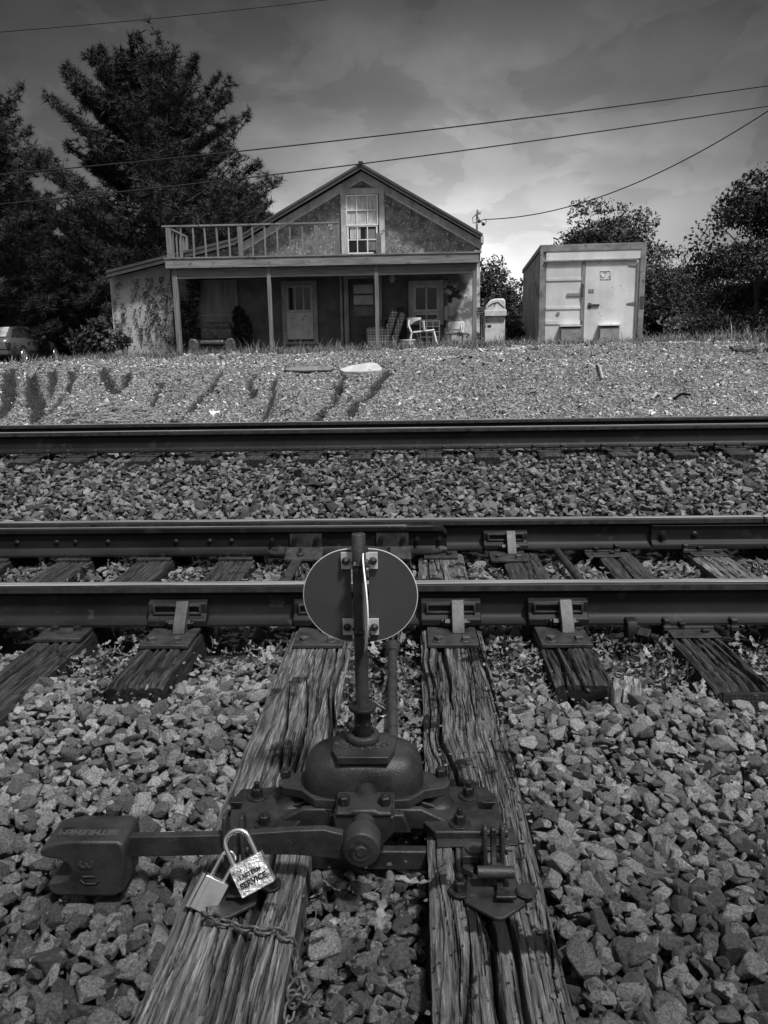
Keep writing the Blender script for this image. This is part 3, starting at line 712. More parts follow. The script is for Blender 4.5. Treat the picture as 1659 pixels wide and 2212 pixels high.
# broken stub of a tie standing in the stones
c = Z(1352, 1500, -.0); b = MB(); rr = random.Random(4)
pts = []
for i in range(13):
    a = 2*math.pi*i/13
    x_, y_ = c.x+.045*math.cos(a)+rr.uniform(-.006, .006), c.y+.03*math.sin(a)+rr.uniform(-.006, .006)
    b.hexa([(x_-.013, y_-.013, -.1), (x_+.013, y_-.013, -.1), (x_+.013, y_+.013, -.1), (x_-.013, y_+.013, -.1)]+[(x_+.010+dx, y_+.03+dy, .035+rr.uniform(-.03, .02)) for dx, dy in ((-.012, -.012), (.01, -.012), (.01, .01), (-.012, .01))])
tag(b.build('wood_stub', 'stub_wood', None), 'splintered pale stub of wood upright in the stones, right of the short tie', 'wood stub')
a, c2 = Z(1228, 1510, -.07), Z(1318, 1492, -.07)
b = MB(); b.beam((a.x, a.y-.04, -.06), (c2.x, c2.y-.04, -.045), .05, .03); tag(b.build('wood_chunk', 'wood_tie', None, bevel=.006), 'dark broken wood chunk below the end of the short tie at right', 'wood chunk')
# ================================================================== SWITCH STAND
PX = W(784.5, 1600, 2.08).x      # mast axis
PY = 2.08
st = thing('switch_stand', (PX, PY, 0), 'low cast iron railway switch stand with round target, mast and weighted throw lever', 'switch stand')
# ---- base plate: two feet on the ties joined by a web
zt = .026
def poly_w(pts, z): return [(Z(a, b_, z).x, Z(a, b_, z).y) for a, b_ in pts]
b = MB()
b.prism(poly_w([(506, 1722), (520, 1704), (600, 1698), (640, 1712), (720, 1735), (722, 1760), (650, 1772), (626, 1796), (500, 1800), (490, 1790)], zt), 'z', .002, zt)
b.prism(poly_w([(840, 1735), (900, 1712), (950, 1698), (1046, 1698), (1066, 1712), (1084, 1760), (1090, 1797), (940, 1797), (905, 1765), (845, 1762)], zt), 'z', .002, zt)
b.prism(poly_w([(650, 1720), (900, 1720), (905, 1768), (645, 1770)], zt-.001), 'z', -.02, zt-.001)
base = b.build('base_plate', 'iron_cast', st, bevel=.005, seg=3)
b = MB(); q = poly_w([(945, 1830), (1118, 1825), (1110, 1790), (940, 1790)], .004); b.prism(q, 'z', .0012, .006)
b.build('shim_plate', 'iron_cast', st, bevel=.001)
# ---- housing: domed rounded box (superellipse rings)
def rings(cx, cy, spec, n=56, e=2.8):
    vs = []
    for (z, a, b2, yo) in spec:
        for i in range(n):
            t = 2*math.pi*i/n; c_, s_ = math.cos(t), math.sin(t)
            r_ = (abs(c_)**e+abs(s_)**e)**(-1/e)
            vs.append((cx+a*r_*c_, cy+yo+b2*r_*s_, z))
    k = len(spec)
    fs = [(j*n+i, j*n+(i+1) % n, (j+1)*n+(i+1) % n, (j+1)*n+i) for j in range(k-1) for i in range(n)]
    fs += [tuple(range(n-1, -1, -1)), tuple(range((k-1)*n, k*n))]
    return vs, fs
hx = W(786, 1650, PY).x
b = MB(); vs, fs = rings(hx, PY+.0, [(.055, .158, .098, 0), (.062, .166, .106, 0), (.085, .168, .108, 0), (.115, .167, .108, 0), (.140, .163, .106, 0), (.160, .155, .100, 0), (.175, .140, .090, 0), (.186, .115, .076, 0), (.192, .08, .055, 0), (.194, .04, .03, 0)])
b.add(vs, fs); hs = b.build('housing', 'iron_cast', st, smooth=True, ang=60)
# flange under housing with two ears, and pedestals beneath the ears
b = MB()
def ear(sx):
    ex = hx+sx*.208; y0 = PY-.012
    pts = [(hx+sx*.14, PY+.06), (hx+sx*.175, PY+.045), (ex, y0+.040)]
    pts += [(ex+sx*.034*math.cos(t), y0+.036*math.sin(t)) for t in np.linspace(math.pi/2, -math.pi/2, 9)]
    pts += [(hx+sx*.17, PY-.060), (hx+sx*.13, PY-.105), (hx+sx*.02, PY-.118)]
    b.prism(pts if sx > 0 else pts[::-1], 'z', .060, .086)
ear(-1); ear(1)
b.prism([(hx-.125, PY-.10), (hx-.06, PY-.125), (hx+.06, PY-.125), (hx+.125, PY-.10), (hx+.12, PY+.08), (hx-.12, PY+.08)], 'z', .045, .0605)
b.build('housing_flange', 'iron_cast', st, bevel=.006, seg=3, ang=50)
for sx in (-1, 1):
    b = MB()
    ex = hx+sx*.208
    b.lathe([(.052, .020), (.040, .030), (.034, .045), (.034, .0605)], (ex, PY-.012, 0), 20)
    # rib running from pedestal to the barrel
    b.hexa([(ex-sx*.01-.02, PY-.05, .024), (ex-sx*.01+.02, PY-.05, .024), (ex-sx*.01+.02, PY+.03, .024), (ex-sx*.01-.02, PY+.03, .024), (hx+sx*.12-.02, PY-.06, .060), (hx+sx*.12+.02, PY-.06, .060), (hx+sx*.12+.02, PY+.03, .060), (hx+sx*.12-.02, PY+.03, .060)])
    b.prism([(hx+sx*.06, .0), (hx+sx*.10, .060), (hx+sx*.16, .060), (hx+sx*.235, .022), (hx+sx*.235, .0)][::sx], 'y', PY-.112, PY-.090)
    b.build('pedestal', 'iron_cast', st, bevel=.005, seg=3)
# cover plate on top, chamfered, with raised letters upside down to the camera
b = MB(); cz = .196
q = poly_w([(722, 1592), (742, 1580), (838, 1582), (856, 1596), (852, 1618), (838, 1636), (728, 1636), (716, 1618)], cz+.010)
b.prism(q, 'z', cz-.012, cz+.010); cv = b.build('cover_plate', 'iron_cast', st, bevel=.0025, seg=2)
def text_mesh(s, size, depth, m, parent, M, name='lettering', bold=0.0, spacing=1.0):
    cu = bpy.data.curves.new('t', 'FONT'); cu.body = s; cu.size = size; cu.extrude = depth; cu.align_x = 'CENTER'; cu.align_y = 'CENTER'; cu.offset = bold; cu.space_character = spacing; cu.resolution_u = 3
    to = bpy.data.objects.new('t', cu); COL.objects.link(to); bpy.context.view_layer.update()
    me = bpy.data.meshes.new_from_object(to.evaluated_get(bpy.context.evaluated_depsgraph_get())); bpy.data.objects.remove(to)
    me.transform(M); me.materials.clear(); me.materials.append(MATS[m]); me.name = name
    return me
def arc_text(s, c, r, a0, a1, size, m, parent, name='raised_lettering'):
    mes = []
    b = bmesh.new()
    for i, ch in enumerate(s):
        if ch == ' ': continue
        a = a0+(a1-a0)*i/(len(s)-1)
        M = Matrix.Translation((c[0]+r*math.cos(a), c[1]+r*math.sin(a)*.72, c[2])) @ Matrix.Rotation(a-math.pi/2, 4, 'Z')
        me = text_mesh(ch, size, .0016, m, None, M, bold=.0006); b.from_mesh(me); bpy.data.meshes.remove(me)
    me = bpy.data.meshes.new(name); b.to_mesh(me); b.free(); me.materials.append(MATS[m]); o = bpy.data.objects.new(name, me); link(o, parent); return o
M_('vane_white', .75, .9, .5, 9, .05, 60, stretch=(1, 1, .3))
M_('cast_letter', .035, .055, .5, 30, .1, 100)
# letters face the track: seen upside down from here
def arc_text_ud(s, c, r, a0, a1, size):
    b = bmesh.new()
    for i, ch in enumerate(s):
        if ch == ' ': continue
        a = a0+(a1-a0)*i/(len(s)-1)
        M = Matrix.Translation((c[0]+r*math.cos(a), c[1]+r*math.sin(a)*.62, c[2])) @ Matrix.Rotation(a-math.pi/2, 4, 'Z')
        me = text_mesh(ch, size, .002, 'cast_letter', None, M, bold=.0009); b.from_mesh(me); bpy.data.meshes.remove(me)
    me = bpy.data.meshes.new('raised_lettering'); b.to_mesh(me); b.free(); me.materials.append(MATS['cast_letter']); o = bpy.data.objects.new('raised_lettering', me); link(o, cv); return o
R_ = math.radians
arc_text_ud('NEW CENTURY', (PX, PY-.0, cz+.0115), .062, R_(340), R_(200), .013)
arc_text_ud('MANSFIELD', (PX, PY-.004, cz+.0115), .079, R_(335), R_(205), .013)
# bearing ring, sleeve, mast, collar
b = MB(); b.lathe([(.027, cz+.0105), (.0435, cz+.0105), (.046, cz+.016), (.046, cz+.030), (.043, cz+.033), (.031, cz+.033), (.029, cz+.026)], (PX, PY, 0), 32); b.build('bearing_ring', 'iron_cast', st, smooth=True, ang=45)
cf = W(781, 1527, PY).z
b = MB(); b.lathe([(.024, cz+.012), (.0235, cf-.02), (.026, cf-.014), (.026, cf-.006), (.038, cf-.004), (.039, cf+.002), (.037, cf+.005), (.020, cf+.006)], (PX, PY, 0), 32)
slv = b.build('mast_collar', 'steel_dark', st, smooth=True, ang=45)
b = MB()
for t in (-2.2, -1.0): b.cyl((PX+.0225*math.cos(t), PY+.0225*math.sin(t), cf-.045), (PX+.026*math.cos(t), PY+.026*math.sin(t), cf-.045), .006, n=10)
b.build('pin_hole', 'lettering', slv)
mt = W(779, 1153, PY).z
b = MB(); b.lathe([(.0185, cz+.02), (.0185, mt-.002), (.0172, mt)], (PX, PY, 0), 28); b.build('mast', 'steel_plate', st, smooth=True, ang=40)
b = MB()
for t in (-2.5, -.6, .9, 2.4): b.cyl((PX+.0185*math.cos(t), PY+.0185*math.sin(t), cf), (PX+.019*math.cos(t), PY+.019*math.sin(t), cf+.012), .006, .002, 6)
b.build('weld_bead', 'steel_plate', slv)
# target: two half discs with a gap at the mast; second vane edge-on toward the camera
dz = W(781, 1292, PY).z; RD = .1315
def half_disc(sx, gap=.0240, R=RD, n=40):
    pts = [(sx*(gap+R*math.cos(t)), R*math.sin(t)) for t in np.linspace(-math.pi/2, math.pi/2, n)]
    return pts
tg = []
b = MB()
for sx in (-1, 1):
    b.prism([(PX+p_[0], dz+p_[1]) for p_ in half_disc(sx)], 'y', PY+.021, PY+.0235)
o_t = b.build('target_disc', 'target_paint', st); 
b = MB()
for sx in (-1, 1):
    pts = [(PX+p_[0], dz+p_[1]) for p_ in half_disc(sx)]
    b.tube([(p_[0], PY+.0222, p_[1]) for p_ in pts], .0016, 6)
b.build('disc_rim', 'vane_edge', o_t)
# perpendicular vane, slightly warped
b = MB(); n_ = 30; vs = []
a0 = math.pi/2
for k, t in enumerate(np.linspace(-a0, a0, n_)):
    y_ = -.024-RD*math.cos(t); z_ = RD*math.sin(t); sk = .017*math.cos(t)
    for (yy, ww) in ((-.0240, .0012), (y_, .0016)):
        f_ = (-yy-.024)/RD
        vs += [(PX+.0135+sk*f_-ww, PY+yy, dz+z_), (PX+.0135+sk*f_+ww, PY+yy, dz+z_)]
fs = []
for k in range(n_-1):
    i = k*4; j = i+4; fs += [(i, j, j+2, i+2), (i+1, i+3, j+3, j+1), (i+2, j+2, j+3, i+3), (i, i+1, j+1, j)]
b.add(vs, fs); b.build('target_vane', 'vane_white', st)
b = MB(); b.prism([(PY+.024+RD*math.cos(t), dz+RD*math.sin(t)) for t in np.linspace(-a0, a0, 30)], 'x', PX-.001, PX+.0015); b.build('target_vane', 'target_paint', st)
# clamps
for zc in (W(781, 1218, PY-.02).z, W(781, 1363, PY-.02).z):
    b = MB(); prof = [(-.0495, 0), (-.026, 0), (-.019, -.010), (-.012, -.0215), (0, -.0235), (.012, -.0215), (.019, -.010), (.026, 0), (.0495, 0)]
    pts = [(PX+x_, PY+.017+y_) for x_, y_ in prof]+[(PX+x_, PY+.0205+y_) for x_, y_ in prof[::-1]]
    b2 = []
    for k in range(len(prof)-1):
        p_, q_ = prof[k], prof[k+1]
        b.hexa([(PX+p_[0], PY+.014+p_[1]-.003, zc-.0225), (PX+q_[0], PY+.014+q_[1]-.003, zc-.0225), (PX+q_[0], PY+.0185+q_[1], zc-.0225), (PX+p_[0], PY+.0185+p_[1], zc-.0225),
                (PX+p_[0], PY+.014+p_[1]-.003, zc+.0225), (PX+q_[0], PY+.014+q_[1]-.003, zc+.0225), (PX+q_[0], PY+.0185+q_[1], zc+.0225), (PX+p_[0], PY+.0185+p_[1], zc+.0225)])
    cl = b.build('clamp_bracket', 'zinc_dull', st)
    b = MB()
    for dx, dy in ((-.037, .010), (.037, .010), (.019, -.010)):
        b = MB(); b.lathe([(.011, 0), (.011, -.003), (.0065, -.009), (.004, -.012)], (PX+dx, PY+dy, zc), 10, 'y'); b.build('clamp_bolt', 'iron_bolt', cl)
    b = MB()
    b.cyl((PX-.012, PY-.030, zc-.002), (PX+.03, PY-.030, zc-.002), .006, n=8); b.cyl((PX-.0125, PY-.030, zc-.002), (PX-.006, PY-.030, zc-.002), .011, n=6)
    b.build('clamp_bolt', 'iron_bolt', cl)
    b = MB(); b.cyl((PX-.0175, PY-.006, zc), (PX-.0176, PY-.0085, zc), .0048, n=12); b.build('empty_hole', 'lettering', cl)
# housing ear bolts and foot bolts
def ip(px, py, z): q = Z(px, py, z); return (q.x, q.y, z)
for px, py, z, r, h, sd, ws in ((617, 1678, .086, .0155, .024, .003, 0), (952, 1676, .086, .0155, .024, .003, 0)):
    b = MB(); b.bolt(ip(px, py, z), r, h, sd, washer=ws); b.build('housing_bolt', 'iron_bolt', st, bevel=.001)
for px, py in ((556, 1722), (572, 1782), (1012, 1720), (993, 1780)):
    b = MB(); b.bolt(ip(px, py, zt), .0165, .026, .016 if (px, py) != (572, 1782) else .003, washer=.029); b.build('foot_bolt', 'iron_bolt', st, bevel=.001)
for px, py in ((512, 1745), (1055, 1745)):
    c = ip(px, py, zt); b = MB(); b.bx(c[0]-.008, c[0]+.008, c[1]-.008, c[1]+.008, 0, zt+.014); b.hexa([(c[0]-.013, c[1]-.013, zt+.012), (c[0]+.013, c[1]-.013, zt+.012), (c[0]+.013, c[1]+.012, zt+.012), (c[0]-.013, c[1]+.012, zt+.012), (c[0]-.021, c[1]-.016, zt+.026), (c[0]+.021, c[1]-.016, zt+.026), (c[0]+.021, c[1]+.018, zt+.026), (c[0]-.021, c[1]+.018, zt+.026)])
    b.build('spike', 'iron_bolt', st, bevel=.002)
# spindle barrel toward the camera with its split bracket
hub = W(781, 1826, 1.752); HZ = .098
b = MB(); b.cyl((hub.x, PY-.06, HZ+.012), (hub.x, 1.80, HZ-.004), .031, .029, 28)
b.prism([(hub.x-.075, HZ+.018), (hub.x-.068, HZ+.030), (hub.x-.040, HZ+.030), (hub.x-.028, HZ+.036), (hub.x+.028, HZ+.036), (hub.x+.040, HZ+.030), (hub.x+.068, HZ+.030), (hub.x+.075, HZ+.018)], 'y', 1.845, 1.93)
b.build('spindle_cap', 'iron_cast', st, bevel=.006, seg=3)
b = MB()
b.prism([(hub.x-.078, HZ+.016), (hub.x+.078, HZ+.016), (hub.x+.074, HZ-.035), (hub.x+.045, HZ-.07), (hub.x-.045, HZ-.07), (hub.x-.074, HZ-.035)], 'y', 1.85, 1.97)
b.prism([(hub.x-.10, .055), (hub.x+.10, .055), (hub.x+.12, .0), (hub.x-.12, .0)], 'y', 1.95, 2.0)
b.build('spindle_bracket', 'iron_cast', st, bevel=.005, seg=3)
for sx in (-1, 1):
    b = MB(); b.bolt((hub.x+sx*.053, 1.885, HZ+.030), .0165, .024, .003, ph=.5); b.build('bracket_bolt', 'iron_bolt', st, bevel=.001)
b = MB(); b.bx(hub.x-.15, hub.x+.16, 1.90, 1.93, -.075, -.02); b.build('lower_bar', 'iron_cast', st, bevel=.004)
# ---- throw lever
lv = []
Yl = 1.752
b = MB()
b.lathe([(.030, -.034), (.0445, -.033), (.047, -.026), (.047, .024), (.044, .028), (.030, .03)], (hub.x, Yl+.012, HZ), 36, 'y')
xs = [W(px, 1830, Yl).x for px in (262, 400, 500, 640, 700, 742)]
hub_hi = HZ+.036; hub_lo = HZ-.036
top = [W(262, 1811, Yl-.01).z, W(400, 1809, Yl-.01).z, W(500, 1806, Yl-.01).z, W(640, 1797, Yl-.01).z, W(700, 1795, Yl-.01).z, hub_hi-.002]
bot = [top[0]-.054, top[1]-.054, top[2]-.053, top[3]-.066, hub_lo+.006, hub_lo]
b.prism([(x_, z_) for x_, z_ in zip(xs, top)]+[(x_, z_) for x_, z_ in zip(xs[::-1], bot[::-1])], 'y', Yl-.006, Yl+.016)
lever = b.build('throw_lever', 'iron_cast', st, bevel=.003, seg=2, ang=35)
b = MB(); b.cyl((hub.x, Yl-.0225, HZ), (hub.x, Yl-.019, HZ), .029, n=28); b.cyl((hub.x, Yl-.027, HZ), (hub.x, Yl-.022, HZ), .012, .018, 14)
for k in range(30):
    t = 2*math.pi*k/30; b.beam((hub.x+.013*math.cos(t), Yl-.0235, HZ+.013*math.sin(t)), (hub.x+.027*math.cos(t), Yl-.0235, HZ+.027*math.sin(t)), .0016, .0035)
b.build('spindle_end', 'steel_plate', lever)
# ---- weighted handle: block with a curved finger notch
wy0, wy1 = 1.70, 1.815
xL, xR = W(90, 1880, wy0).x, W(272, 1880, wy0).x; zT, zB = W(180, 1820, wy0).z, W(180, 1934, wy0).z
def wx(px): return W(px, 1880, wy0).x
def wz(py): return W(180, py, wy0).z
pr_ = [(wx(150), wz(1819)), (wx(108), wz(1827)), (wx(92), wz(1836)), (wx(88), wz(1846)), (wx(100), wz(1854)), (wx(128), wz(1858)), (wx(146), wz(1868)), (wx(152), wz(1882)), (wx(146), wz(1898)), (wx(126), wz(1905)), (wx(102), wz(1907)), (wx(97), wz(1916)), (wx(103), wz(1930)), (wx(118), wz(1936)), (wx(240), wz(1937)), (wx(262), wz(1928)), (wx(272), wz(1850)), (wx(270), wz(1826)), (wx(258), wz(1819))]
b = MB(); b.prism(pr_, 'y', wy0, wy1); wt = b.build('counterweight', 'iron_cast', lever, bevel=.009, seg=4, ang=60)
wcx, wcz = (xL+xR)/2, (zT+zB)/2
# sunk lettering panel on top, reads from the other side
M = Matrix.Translation(((xL+xR)/2+.004, wy0+.040, zT-.0015)) @ Matrix.Rotation(math.pi, 4, 'Z')
me = text_mesh('BETHLEHEM', .027, .0030, 'cast_letter', None, M, bold=.0012, spacing=1.02)
o = bpy.data.objects.new('raised_lettering', me); link(o, wt)
b = MB(); b.bx(xL+.035, xR-.022, wy0+.058, wy0+.0600, zT-.002, zT+.0022); b.build('panel_edge', 'iron_cast', wt)
M = Matrix.Translation((wx(186), wy0-.0008, wz(1868))) @ Matrix.Rotation(math.pi/2, 4, 'X') @ Matrix.Rotation(math.pi/2, 4, 'Z')
me = text_mesh('3', .05, .0018, 'steel_plate', None, M @ Matrix.Rotation(math.pi, 4, 'Z'), bold=.0006); o = bpy.data.objects.new('raised_lettering', me); link(o, wt)
b = MB(); b.tube([(wx(178), wy0-.001, wz(1893)), (wx(205), wy0-.001, wz(1893))], .002, 6); b.tube([(wx(172), wy0-.001, wz(1901)), (wx(180), wy0-.001, wz(1909)), (wx(205), wy0-.001, wz(1908)), (wx(212), wy0-.001, wz(1902))], .002, 6); b.build('raised_mark', 'steel_plate', wt)

# ---------------------------------------------------------------- connecting rod
a = W(845, 1592, PY+.10); c = Z(848, 1408, -.0)
t = thing('connecting_rod', (c.x, 2.6, 0), 'long rusty round connecting rod running from the stand to the rail beside the mast', 'connecting rod')
b = MB(); b.tube([(a.x-.0, PY+.04, .03), (a.x+.0, PY+.2, .022), (c.x+.0, c.y, .008)], .0178, 16); b.build('rod', 'steel_plate', t, smooth=True, ang=50)
b = MB(); b.cyl((c.x, c.y-.03, .008), (c.x, c.y+.05, .008), .027, .030, 16); b.bx(c.x-.030, c.x-.018, c.y+.03, c.y+.26, -.02, .04); b.bx(c.x+.018, c.x+.030, c.y+.03, c.y+.26, -.02, .04); b.bx(c.x-.018, c.x+.018, c.y+.16, c.y+.6, -.012, .012)
b.cyl((c.x, c.y+.15, -.03), (c.x, c.y+.15, .05), .014, n=12); b.cyl((c.x, c.y+.15, .045), (c.x, c.y+.15, .058), .024, n=6)
b.build('clevis', 'steel_plate', t, bevel=.003)

# ---------------------------------------------------------------- foot latches
def latch(cx, tip_py, label, s=1, full=True, up=0.0):
    q = Z(cx, 1905, .004); x, y = q.x, q.y
    t = thing('foot_latch', (x, y, 0), label, 'foot latch', 'foot latches on the headblock ties')
    tip = Z(cx, tip_py, .01)
    b = MB(); b.prism([(x-.075, tip.y+.055), (x-.012, tip.y+.004), (x, tip.y), (x+.012, tip.y+.004), (x+.066, tip.y+.05), (x+.055, tip.y+.16), (x-.06, tip.y+.16)], 'z', .003, .012); b.build('latch_base', 'iron_cast', t, bevel=.002)
    b = MB(); 
    for sx in (-1, 1):   # upright fork cheeks
        yy = y+.0
        b.prism([(yy-.01, .012), (yy+.045, .012), (yy+.050, .07), (yy+.040, .125+up), (yy+.022, .150+up), (yy+.002, .148+up), (yy-.008, .12+up), (yy-.004, .07)], 'x', x+sx*.021-.005, x+sx*.021+.005)
    fk = b.build('fork', 'iron_cast', t, bevel=.003, seg=2)
    b = MB()
    for zz, yy in ((.125, .02), (.085, .012)): b.cyl((x-.032, y+yy, zz), (x+.032, y+yy, zz), .0075, n=12); b.cyl((x+.028, y+yy, zz), (x+.034, y+yy, zz), .013, n=14)
    b.build('fork_pin', 'iron_bolt', fk)
    b = MB(); b.prism([(y-.035, .02), (y-.012, .02), (y+.018, .06), (y+.03, .11), (y+.024, .142), (y+.008, .140), (y+.010, .11), (y-.004, .07), (y-.03, .045)], 'x', x-.007, x+.007); b.build('keeper', 'iron_cast', t, bevel=.003)
    if full:
        b = MB(); b.cyl((x-.042, y-.03, .052), (x+.045, y-.03, .052), .0145, n=18); b.bx(x-.01, x+.022, y-.03, y+.0, .045, .058); b.build('cross_bar', 'iron_cast', t, bevel=.0015)
        b = MB(); b.prism([(x-.005, tip.y+.045), (x+.045, tip.y+.045), (x+.042, tip.y+.072), (x+.0, tip.y+.072)], 'z', .024, .033); b.bx(x+.002, x+.018, tip.y+.065, y+.0, .018, .030); b.build('pedal', 'iron_bolt', t, bevel=.003)
        b = MB(); b.bx(x-.075, x-.03, y+.03, y+.07, .03, .052); b.prism([(x-.075, y+.02), (x-.05, y+.0), (x-.045, y+.03), (x-.07, y+.05)], 'z', .012, .03); b.build('latch_arm', 'iron_cast', t, bevel=.003)
        b = MB(); c_ = ip(1026, 1852, .03); b.lathe([(.010, .0), (.012, .04), (.024, .052), (.024, .058)], (c_[0], c_[1], 0), 18); b.build('round_stud', 'steel_plate', t, smooth=True)
        c_ = ip(1137, 1925, .02); b = MB(); b.lathe([(.012, .0), (.014, .012), (.026, .02), (.022, .027), (.008, .030)], (c_[0], c_[1], 0), 20); b.build('round_stud', 'iron_cast', t, smooth=True)
    else:
        b = MB(); b.bx(x-.005, x+.045, tip.y+.052, tip.y+.075, .020, .028); b.build('pedal', 'iron_bolt', t, bevel=.003)
    c_ = ip(994, 1925, .006) if full else ip(583, 1912, .006)
    b = MB(); b.bolt(c_, .0165, .026, .014 if full else .002, washer=.028); b.build('latch_bolt', 'iron_bolt', t, bevel=.001)
    return t
latch(1066, 1985, 'open iron foot latch with cross bar, on the right headblock tie')
latch(510, 1984, 'iron foot latch holding the padlocked lever, on the left headblock tie', full=False, up=.03)

# ---------------------------------------------------------------- padlocks
def lock_frame(c, ang, yaw=0.0, tilt=0.0):
    return Matrix.Translation(c) @ Matrix.Rotation(yaw, 4, 'Z') @ Matrix.Rotation(tilt, 4, 'X') @ Matrix.Rotation(ang, 4, 'Y')
YL = 1.665
sc_ = 1/(FPX/(YL*.979+1.2*.203))   # metres per picture unit there
c = W(545, 1888, YL); Mx = lock_frame(c, math.radians(-28), math.radians(0), math.radians(-22))
t = thing('padlock', c, 'larger scuffed brass padlock with stamped lettering, hanging from the lever latch', 'padlock')
bw_, bh_ = 78*sc_/2, 68*sc_/2
b = MB(); b.M = Mx; b.bx(-bw_, bw_, -.013, .013, -bh_, bh_); body = b.build('lock_body', 'brass_lock', t, bevel=.0018, seg=2)
b = MB(); b.M = Mx; hw = bw_*.70; sh = 62*sc_
pts = [(-hw, 0, bh_-.004), (-hw, 0, bh_+sh*.62)]+[(hw*math.cos(a_), 0, bh_+sh*.62+hw*.95*math.sin(a_)) for a_ in np.linspace(math.pi*.95, math.pi*.05, 12)]+[(hw, 0, bh_+sh*.62), (hw, 0, bh_-.004)]
b.tube(pts, .0062, 14); b.build('shackle', 'chrome', t, smooth=True)
me = text_mesh('EASTERN', .0135, .0008, 'lettering', None, Mx @ Matrix.Translation((0, -.0135, .006)) @ Matrix.Rotation(math.pi/2, 4, 'X'), bold=.0004)
o = bpy.data.objects.new('stamped_lettering', me); link(o, body)
me = text_mesh('SERVICE', .0185, .0008, 'lettering', None, Mx @ Matrix.Translation((0, -.0135, -.0125)) @ Matrix.Rotation(math.pi/2, 4, 'X'), bold=.0006)
o = bpy.data.objects.new('stamped_lettering', me); link(o, body)
# second small lock
c = W(452, 1933, YL-.005); a2 = math.radians(33); Mx2 = lock_frame(c, a2, math.radians(14), math.radians(-20))
t = thing('padlock', c, 'smaller smooth laminated padlock linking the chain to the larger padlock', 'padlock')
bw2, bh2 = 56*sc_/2, 74*sc_/2
b = MB(); b.M = Mx2; b.bx(-bw2, bw2, -.0115, .0115, -bh2, bh2); body = b.build('lock_body', 'lock_plain', t, bevel=.003, seg=3)
b = MB(); b.M = Mx2; b.cyl((-bw2-.003, -.004, -bh2-.0005), (-bw2-.003, -.004, bh2+.0005), .0085, n=18); b.cyl((-bw2+.012, -.0125, -bh2+.001), (-bw2+.012, -.0125, bh2-.001), .0012, n=6)
b.build('lock_barrel', 'chrome', body, smooth=True, ang=40)
b = MB(); b.M = Mx2; hw = bw2*.56; sh = 62*sc_
pts = [(-hw, 0, bh2-.004), (-hw, 0, bh2+sh*.72)]+[(hw*math.cos(a_), 0, bh2+sh*.72+hw*math.sin(a_)) for a_ in np.linspace(math.pi*.95, math.pi*.05, 10)]+[(hw, 0, bh2+sh*.72), (hw, 0, bh2-.004)]
b.tube(pts, .0055, 12); b.build('shackle', 'chrome', t, smooth=True)
# ---------------------------------------------------------------- chain
def link_ring(b, c, d, roll, L=.0175, Wd=.0100, r=.0031):
    d = Vector(d).normalized(); u = Vector((0, 0, 1)); s_ = d.cross(u)
    s_ = s_.normalized() if s_.length > 1e-3 else Vector((1, 0, 0)); u = s_.cross(d)
    e = s_*math.cos(roll)+u*math.sin(roll); pts = []
    for a_ in np.linspace(0, math.pi, 7): pts.append(Vector(c)+d*(L-Wd+Wd*math.sin(a_))+e*(Wd*math.cos(a_)))
    for a_ in np.linspace(math.pi, 2*math.pi, 7): pts.append(Vector(c)-d*(L-Wd-Wd*math.sin(a_))+e*(Wd*math.cos(a_)))
    b.tube(pts, r, 7, closed=True)
pp = [W(443, 1966, 1.66), Z(452, 1975, .035), Z(470, 1988, .012), Z(500, 1998, .008), Z(535, 2008, .008), Z(570, 2012, .008), Z(603, 2012, .010), Z(622, 2026, .006), Z(634, 2048, -.02), Z(640, 2075, -.045), Z(636, 2105, -.055), Z(648, 2130, -.05), Z(668, 2150, -.045), Z(658, 2168, -.03), Z(635, 2162, -.03), Z(628, 2140, -.03), Z(648, 2118, -.03), Z(655, 2140, -.015), Z(640, 2160, -.015), Z(625, 2185, -.04), Z(618, 2225, -.06), Z(616, 2290, -.08)]
dist = 0; P3 = [Vector(p_) for p_ in pp]; acc = []; step = .0255
cum = [0]
for a_, c_ in zip(P3[:-1], P3[1:]): cum.append(cum[-1]+(c_-a_).length)
b = MB(); k = 0; s_ = .008
while s_ < cum[-1]:
    i = max(j for j in range(len(cum)) if cum[j] <= s_); i = min(i, len(P3)-2); f_ = (s_-cum[i])/(cum[i+1]-cum[i]+1e-9)
    p_ = P3[i].lerp(P3[i+1], f_); d_ = P3[i+1]-P3[i]
    link_ring(b, p_, d_, (.35 if k % 2 else 1.75)+random.uniform(-.3, .3)); k += 1; s_ += step
tag(b.build('chain', 'chain', None, smooth=True), 'rusty chain draped over the left headblock tie and piled beside it', 'chain')

# ---------------------------------------------------------------- fallen leaves
M_('leaf_dry', .06, .26, .8, 40, .3, 60, tone=True)
def leaf_proto(seed):
    r = random.Random(seed); nL = 5; L = 1.0; out = []
    # lobed oak-like outline as strips either side of the rib, curled
    cu = r.uniform(.5, 1.6); cw = r.uniform(.3, 1.2)*r.choice((-1, 1))
    V = []; Fc = []
    wds = [.06, .30, .14, .42, .18, .40, .12, .05]
    for i, w_ in enumerate(wds):
        t_ = i/(len(wds)-1); x_ = (t_-.5)*2
        zc = cu*.28*(x_*x_)
        for sgn in (-1, 0, 1): V.append((x_, sgn*w_*(1+r.uniform(-.2, .2)), zc+cw*.35*w_*abs(sgn)+r.uniform(-.05, .05)))
    for i in range(len(wds)-1):
        a_ = i*3
        for j in (0, 1): Fc += [(a_+j, a_+j+1, a_+j+4), (a_+j, a_+j+4, a_+j+3)]
    return np.array(V), np.array(Fc)
LP = [leaf_proto(i) for i in range(14)]
